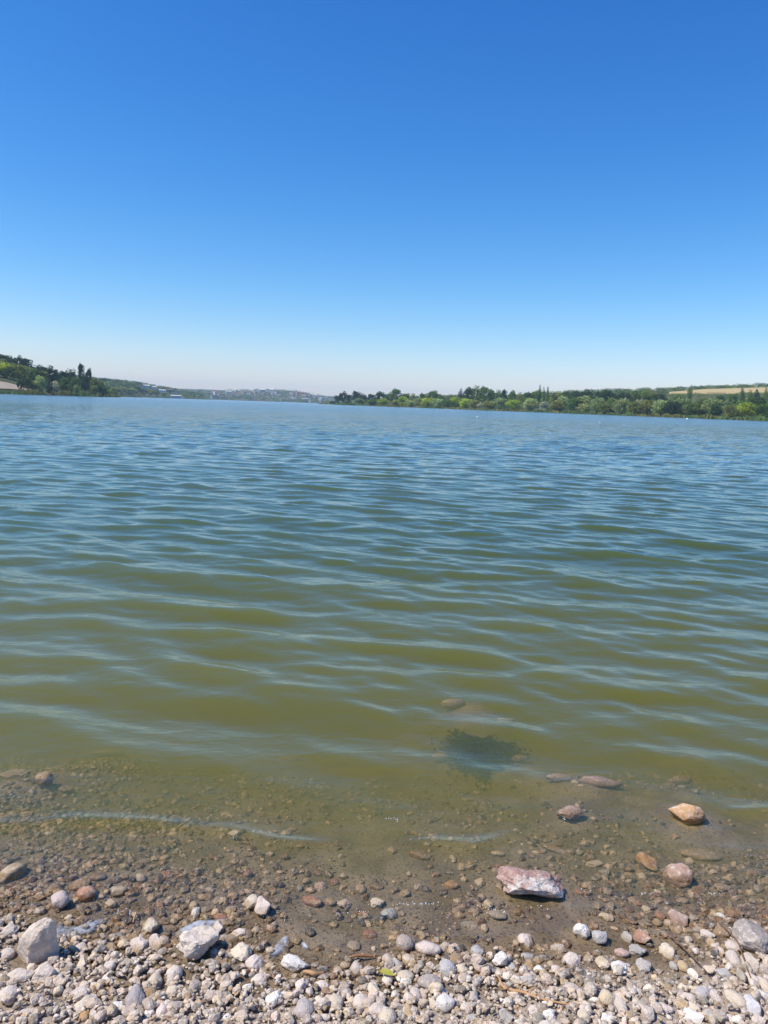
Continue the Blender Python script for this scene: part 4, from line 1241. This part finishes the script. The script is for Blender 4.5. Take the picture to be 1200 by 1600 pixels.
# labels for the unnamed ones: colour, shape, and where they lie from the landmark stones
def cname(c):
    if c in SN: return SN[c]
    r, g, b = c
    if r / max(b, 1e-3) > 1.7: return 'tan'
    return 'beige'
rel = defaultdict(list)
for S in STONES:
    if S.get('label'): continue
    best = min(L_, key=lambda q: (q['x'] - S['x']) ** 2 + (q['y'] - S['y']) ** 2)
    dx, dy = S['x'] - best['x'], S['y'] - best['y']
    dist = math.hypot(dx, dy)
    if abs(dx) > abs(dy): side = 'left of' if dx < 0 else 'right of'
    else: side = 'lakeward of' if dy > 0 else 'landward of'
    rel[(best['short'], side)].append((dist, S))
NEXT = ['nearest', 'second', 'third', 'fourth', 'fifth', 'sixth', 'seventh', 'eighth', 'ninth', 'tenth', 'eleventh', 'twelfth', 'thirteenth', 'fourteenth', 'fifteenth', 'sixteenth', 'seventeenth', 'eighteenth', 'nineteenth', 'twentieth', 'twenty-first', 'twenty-second', 'twenty-third', 'twenty-fourth', 'twenty-fifth', 'twenty-sixth', 'twenty-seventh', 'twenty-eighth', 'twenty-ninth', 'thirtieth']
for (short, side), L in rel.items():
    L.sort(key=lambda q: q[0])
    for i, (dist, S) in enumerate(L):
        depthz = float(bed(S['x'], S['y']))
        state = 'submerged' if depthz < -0.012 else ('wet' if S['y'] > dry_y(S['x']) else 'dry')
        shp = 'angular' if S['ang'] else ('long' if S['w'] > 1.7 * S['h'] else 'rounded')
        kind = 'stone' if max(S['w'], S['h']) > 34 else 'pebble'
        S['o']['label'] = f"{state} {cname(S['c'])} {shp} {kind}, {NEXT[min(i, 29)]} one {side} {short}"
for S in STONES:
    if S.get('skip'): continue
    S['o']['group'] = 'stones lying along the shore'

# -- small gravel, too many to count
def gravel(name, n, region, size_rng, seed, palette, n_ico, label, lift=0.3, pile=0.0, mask=None):
    rg = np.random.default_rng(seed)
    x0, x1, y0, y1 = region
    x = rg.uniform(x0, x1, n); y = rg.uniform(y0, y1, n)
    if mask is not None:
        k = mask(x, y, rg); x, y = x[k], y[k]
    n = len(x)
    s = size_rng[0] + (size_rng[1] - size_rng[0]) * rg.uniform(0, 1, n) ** 2.2
    near = np.zeros(n, bool)
    for q in range(len(SX)):
        near |= np.hypot(x - SX[q], y - SY[q]) < SR[q] * 0.8
    k = ~near; x, y, s = x[k], y[k], s[k]; n = len(x)
    z = bed(x, y)
    pal = np.array(palette) * np.array([0.97, 0.91, 0.81]); ci = rg.integers(0, len(pal), n)
    cc = pal[ci] * rg.uniform(0.78, 1.18, (n, 1))
    protos = [rock_shape(n_ico, seed * 10 + i, 3 + (i % 4) * 2, 0.22, (0.6, 0.95)) for i in range(10)]
    which = rg.integers(0, 10, n)
    V, Fc, Cc = [], [], []; n0 = 0
    for pi, (pv, pf) in enumerate(protos):
        idx = np.where(which == pi)[0]
        m = len(idx)
        if not m: continue
        sc = np.stack([s[idx] * rg.uniform(0.8, 1.25, m), s[idx] * rg.uniform(0.6, 1.0, m), s[idx] * rg.uniform(0.45, 0.8, m)], 1)
        v = pv[None] * sc[:, None, :]
        a = rg.uniform(0, 6.283, m); tl = rg.normal(0, 0.3, m)
        # tilt about x, then turn about z
        yv = v[..., 1] * np.cos(tl)[:, None] - v[..., 2] * np.sin(tl)[:, None]
        zv = v[..., 1] * np.sin(tl)[:, None] + v[..., 2] * np.cos(tl)[:, None]
        xv = v[..., 0] * np.cos(a)[:, None] - yv * np.sin(a)[:, None]
        yv = v[..., 0] * np.sin(a)[:, None] + yv * np.cos(a)[:, None]
        zc = z[idx] + sc[:, 2] * lift + rg.uniform(0, pile, m)
        v = np.stack([xv + x[idx][:, None], yv + y[idx][:, None], zv + zc[:, None]], 2)
        V.append(v.reshape(-1, 3))
        nvp = len(pv)
        Fc.append((pf[None] + (np.arange(m) * nvp)[:, None, None] + n0).reshape(-1, 3))
        Cc.append(np.repeat(cc[idx], nvp, 0)); n0 += m * nvp
    o = mesh_np(name, np.concatenate(V), np.concatenate(Fc), M_GRAVEL, np.concatenate(Cc), smooth=False)
    tag(o, label, kind='stuff')
    return o


DRYPAL = [PINKW, DRYP, DRYP, DRYP, CREAM, WHITE, GREYB, TAN, (0.60, 0.50, 0.43), (0.36, 0.30, 0.24), (0.56, 0.48, 0.42), (0.72, 0.62, 0.53)]
WETPAL = [TAN, BROWN, (0.27, 0.21, 0.15), GREYB, GREYD, GREYD, (0.34, 0.26, 0.19), CREAM, DRYP, (0.44, 0.35, 0.25), (0.40, 0.27, 0.19), (0.30, 0.24, 0.17), (0.22, 0.18, 0.14)]

def m_dry(x, y, rg): return (y < dry_y(x) + rg.normal(0, 0.03, len(x)) + 0.09 * vn(x * 5, y * 9, 71))
def m_wet(x, y, rg):
    s = y - dry_y(x)
    patch = vn(x * 2.4, y * 3.5, 51) + 0.6 * vn(x * 7, y * 9, 52)
    left = sstep(0.1, -0.9, x)                      # more stones to one side
    dens = (1.5 - 0.8 * sstep(0.0, 0.6, s)) * (0.55 + 1.5 * patch + 0.55 * left)
    bare = np.exp(-(((x + 0.12) / 0.17) ** 2 + ((y - 1.93) / 0.10) ** 2) ** 1.5) + np.exp(-(((x - 0.38) / 0.15) ** 2 + ((y - 1.99) / 0.07) ** 2) ** 1.5)
    dens = dens * (1 - 0.9 * np.clip(bare, 0, 1)) * (1 - 0.6 * sstep(0.45, 0.8, s) * (1 - left))
    return (s > -0.03) & (rg.uniform(0, 1, len(x)) < dens) & (s < 1.3)
gravel('gravel', 14500, (-2.3, 2.3, 1.15, 2.25), (0.005, 0.018), 61, DRYPAL, 2, 'thick bank of small pale gravel at the foot of the beach', 0.4, 0.012, m_dry)
gravel('fine_gravel', 13000, (-1.6, 1.6, 1.45, 2.25), (0.003, 0.008), 62, DRYPAL, 1, 'fine pale grit filling the gaps between beach pebbles', 0.5, 0.016, m_dry)
gravel('wet_gravel', 36000, (-2.3, 2.3, 1.6, 3.3), (0.0035, 0.018), 63, WETPAL, 1, 'small brown pebbles scattered over wet mud and the shallow lake bed', 0.25, 0.0, m_wet)
gravel('wet_grit', 20000, (-1.6, 1.6, 1.6, 2.7), (0.002, 0.005), 64, WETPAL, 1, 'dark grit sprinkled over the wet mud at the waterline', 0.4, 0.0, m_wet)

# ------------------------------------------------------------------ driftwood, stalks, leaf
M_STALK = simple('dry_stalk', (0.52, 0.30, 0.14), 0.6, 0.25, 60, 0.3, 'obj')
M_TWIG = simple('brown_twig', (0.20, 0.115, 0.065), 0.7, 0.3, 60, 0.3, 'obj')
M_WOOD = simple('wet_wood', (0.38, 0.17, 0.07), 0.45, 0.25, 60, 0.4, 'obj')


def stalk(name, pts, r0, mat, label, cat, extra=None, z_up=0.008, group='bits of plant washed ashore'):
    P = [ground_hit(px, py)[0] for px, py in pts]
    base = P[0]
    # resample smoothly
    P = np.array(P); tt = np.linspace(0, len(P) - 1, 14)
    Q = np.stack([np.interp(tt, np.arange(len(P)), P[:, k]) for k in range(3)], 1)
    Q[1:-1] = (Q[:-2] + 2 * Q[1:-1] + Q[2:]) / 4
    zup = z_up + 0.004 * np.sin(np.linspace(0, 3.14, 14) * 1.7)
    Q[:, 2] = [float(bed(q[0], q[1])) for q in Q] + zup + 0.008
    Q[:, 2] = np.convolve(np.pad(Q[:, 2], 2, 'edge'), np.ones(5) / 5, 'valid')
    Q -= base
    rad = [r0 * (1 - 0.55 * abs(i / 13 - 0.45) * 2) for i in range(14)]
    parts = [tube([tuple(q) for q in Q], rad, 7)]
    for k, (i0, dx, dy, dz) in enumerate(extra or []):
        q = Q[i0]
        parts.append(tube([tuple(q), tuple(q + np.array([dx * .5, dy * .5, dz + .004])), tuple(q + np.array([dx, dy, dz]))], [r0 * 0.5, r0 * 0.4, r0 * 0.15], 5))
    v, f = join(parts)
    o = mesh_np(name, v, f, mat)
    o.location = base
    tag(o, label, cat, group)
    return o


stalk('reed_stalk', [(778, 1534), (784, 1552), (795, 1558), (815, 1559), (845, 1568), (905, 1580)], 0.0045, M_STALK, 'bent orange dry reed stalk lying on the gravel', 'reed stalk', [(7, 0.03, 0.03, 0.006), (8, 0.05, 0.012, 0.004), (9, 0.06, -0.005, 0.002)])
stalk('twig', [(1042, 1468), (1062, 1488), (1085, 1508), (1106, 1530)], 0.0024, M_TWIG, 'straight brown twig slanting over the mud beside the orange pebble', 'twig', z_up=0.012)
stalk('bent_stalk', [(1120, 1452), (1150, 1480), (1160, 1510), (1172, 1540), (1182, 1552)], 0.0022, M_TWIG, 'dark bent stalk curving past the big grey rock', 'stalk', z_up=0.014)
stalk('wood_splinter', [(545, 1502), (568, 1500), (592, 1497)], 0.0042, M_WOOD, 'wet orange splinter of wood beside the bare mud', 'splinter', z_up=0.003)
stalk('wood_chip', [(474, 1525), (490, 1529), (506, 1524)], 0.0062, M_STALK, 'short curled tan wood chip below the white elongated stone', 'wood chip', z_up=0.004)
stalk('dry_straw', [(208, 1452), (211, 1442), (213, 1432)], 0.0028, M_STALK, 'short pale straw standing by the cream waterline stone', 'straw', z_up=0.012)
# yellow leaf
P, _ = ground_hit(604, 1534)
n = 9; vs = []
for i in range(n):
    u = i / (n - 1); wdt = 0.0085 * math.sin(math.pi * min(1, u * 1.02)) ** 0.8
    x = (u - 0.5) * 0.045
    for s in (-1, 0, 1):
        vs.append((x, s * wdt, 0.004 * abs(s) + 0.004 * math.sin(u * 3.1)))
v = np.array(vs); f = grid_faces(n, 3)
v2 = v.copy(); v2[:, 2] -= 0.0006
e = bpy.data.objects.new('leaf', None)
M_YL = simple('yellow_leaf', (0.40, 0.36, 0.06), 0.5, 0.2, 90, 0.4, 'obj')
o = mesh_np('leaf', np.concatenate([v, v2]), [f, f[:, ::-1] + len(v)], M_YL)
bpy.data.objects.remove(e)
o.location = (P[0], P[1], P[2] + 0.022); o.rotation_euler = (0.25, 0.1, R(-12))
tag(o, 'small yellow-green leaf fallen between central pebbles', 'leaf')

# ------------------------------------------------------------------ water film at the shore with painted sky sheen, and froth with painted glints
t = NT('sky_sheen')
n = t.noise(38, 5, 0.65, t.pos()); n2 = t.noise(160, 3, 0.6, t.pos())
pb = t.n('BsdfPrincipled'); pb.inputs['Base Color'].default_value = (0.55, 0.58, 0.62, 1); pb.inputs['Roughness'].default_value = 0.22  # pale blue-grey base paints in the sky reflected by the wet film
t.l(t.bump(n2, 0.6, 0.003), pb.inputs['Normal'])
tr = t.n('BsdfTransparent'); ms = t.n('MixShader')
at_ = t.attr('col')
fa = t.math('MULTIPLY', t.math('ADD', 0.15, t.math('MULTIPLY', t.ramp(n, 0.38, 0.62), 0.6)), at_)
t.l(fa, ms.inputs[0]); t.l(tr.outputs[0], ms.inputs[1]); t.l(pb.outputs[0], ms.inputs[2]); t.l(ms.outputs[0], t.out.inputs['Surface'])
M_FILM = t.m


def film(pts, wid, label, seed):
    """A thin lens of water, pale with painted sky sheen, along a centre line of pixels; wid = half width in metres."""
    P = np.array([ground_hit(px, py)[0] for px, py in pts])
    n, mth = 40, 22
    tt = np.linspace(0, len(P) - 1, n)
    C = np.stack([np.interp(tt, np.arange(len(P)), P[:, k]) for k in range(2)], 1)
    d = np.gradient(C, axis=0); d /= np.linalg.norm(d, axis=1)[:, None]; nn = np.stack([-d[:, 1], d[:, 0]], 1)
    u = np.linspace(0, 1, n); env = np.sqrt(np.clip(np.sin(np.pi * u), 0, 1)) * wid * (1 + 0.7 * vn(u * 6, seed, seed))
    s = np.linspace(-1, 1, mth)
    X = C[:, None, 0] + nn[:, None, 0] * env[:, None] * s[None]
    Y = C[:, None, 1] + nn[:, None, 1] * env[:, None] * s[None]
    X += 0.012 * vn(X * 30, Y * 30, seed + 5); Y += 0.012 * vn(X * 30, Y * 30, seed + 6)
    edge = (1 - np.abs(s[None]) ** 2.5) * np.sin(np.pi * u)[:, None] ** 0.5
    Z = bed(X, Y) + 0.003 + 0.011 * np.clip(edge, 0, 1)
    colr = np.repeat((np.clip(edge * 1.2, 0, 1) ** 1.4).reshape(-1, 1), 3, 1)
    o = mesh_np('sheen_film', np.stack([X.ravel(), Y.ravel(), Z.ravel()], 1), grid_faces(n, mth), M_FILM, colr)
    tag(o, label, 'foam patch', 'water films with painted sky sheen at the waterline')


film([(76, 1456), (110, 1458), (140, 1452), (166, 1438)], 0.030, 'long bluish water film with painted sky sheen touching the wedge-shaped rock', 1)
film([(268, 1462), (300, 1452), (330, 1449), (362, 1440)], 0.026, 'bluish water film with painted sky sheen just lakeward of the knobbly rock', 2)
film([(422, 1504), (434, 1490), (444, 1478), (449, 1462)], 0.018, 'forked bluish water film with painted sky sheen beside the white elongated stone', 3)
film([(470, 1476), (480, 1486)], 0.008, 'tiny bluish water film with painted sky sheen alone on the bare mud', 4)
film([(738, 1480), (750, 1492)], 0.013, 'small bluish water film with painted sky sheen lakeward of the blocky white stone', 5)

t = NT('glint_beads'); t.bsdf((0.85, 0.86, 0.84), 0.15, 0.6); M_BEAD = t.m  # white beads: froth specks, and sun glints painted in as white
rg = np.random.default_rng(3)
pts = []
for (x0, y0, x1, y1, n, sp) in [(395, 1300, 425, 1301, 9, 1.5), (598, 1278, 628, 1284, 10, 2), (618, 1413, 690, 1414, 26, 2), (738, 1414, 790, 1428, 20, 4), (70, 1301, 76, 1303, 4, 2), (136, 1308, 143, 1310, 5, 2), (362, 1308, 372, 1314, 8, 3), (520, 1424, 600, 1430, 10, 4), (1000, 1396, 1030, 1398, 9, 3), (1105, 1396, 1125, 1394, 9, 3), (880, 1280, 884, 1284, 5, 3), (800, 1418, 860, 1420, 8, 4), (905, 1388, 925, 1396, 8, 6), (180, 1424, 215, 1432, 12, 5), (35, 1425, 60, 1436, 10, 5), (400, 1432, 450, 1436, 10, 4)]:
    for k in range(n):
        u = rg.uniform(); pts.append((x0 + (x1 - x0) * u + rg.normal(0, 1), y0 + (y1 - y0) * u + rg.normal(0, sp * 0.6), rg.uniform(0.5, 1.3)))
pv, pf = ico(1); V, Fc = [], []; n0 = 0
for px, py, s in pts:
    d = ray(px, py); k = -H / d[2]; x, y = d[0] * k, d[1] * k
    z = max(0.0, float(bed(x, y))) + 0.003
    r = 0.0016 * s
    V.append(pv * r + np.array([x, y, z])); Fc.append(pf + n0); n0 += len(pv)
o = mesh_np('foam_glints', np.concatenate(V), np.concatenate(Fc), M_BEAD)
tag(o, 'tiny white beads of froth and painted sun glints strung along the last ripples', kind='stuff')

# ------------------------------------------------------------------ haze
t = NT('haze')
pv = t.n('VolumePrincipled')
pv.inputs['Color'].default_value = (0.60, 0.83, 1.0, 1)
pv.inputs['Density'].default_value = 0.00011
pv.inputs['Anisotropy'].default_value = -0.1
t.l(pv.outputs[0], t.out.inputs['Volume'])
x0, x1, y0, y1, z0, z1 = -7900, 7900, -90, 7300, -6.0, 150
v = np.array([(x0, y0, z0), (x1, y0, z0), (x1, y1, z0), (x0, y1, z0), (x0, y0, z1), (x1, y0, z1), (x1, y1, z1), (x0, y1, z1)], float)
q = np.array([(3, 2, 1, 0), (4, 5, 6, 7), (0, 1, 5, 4), (1, 2, 6, 5), (2, 3, 7, 6), (3, 0, 4, 7)])
o = mesh_np('haze', v, q, t.m, smooth=False)
tag(o, kind='stuff')
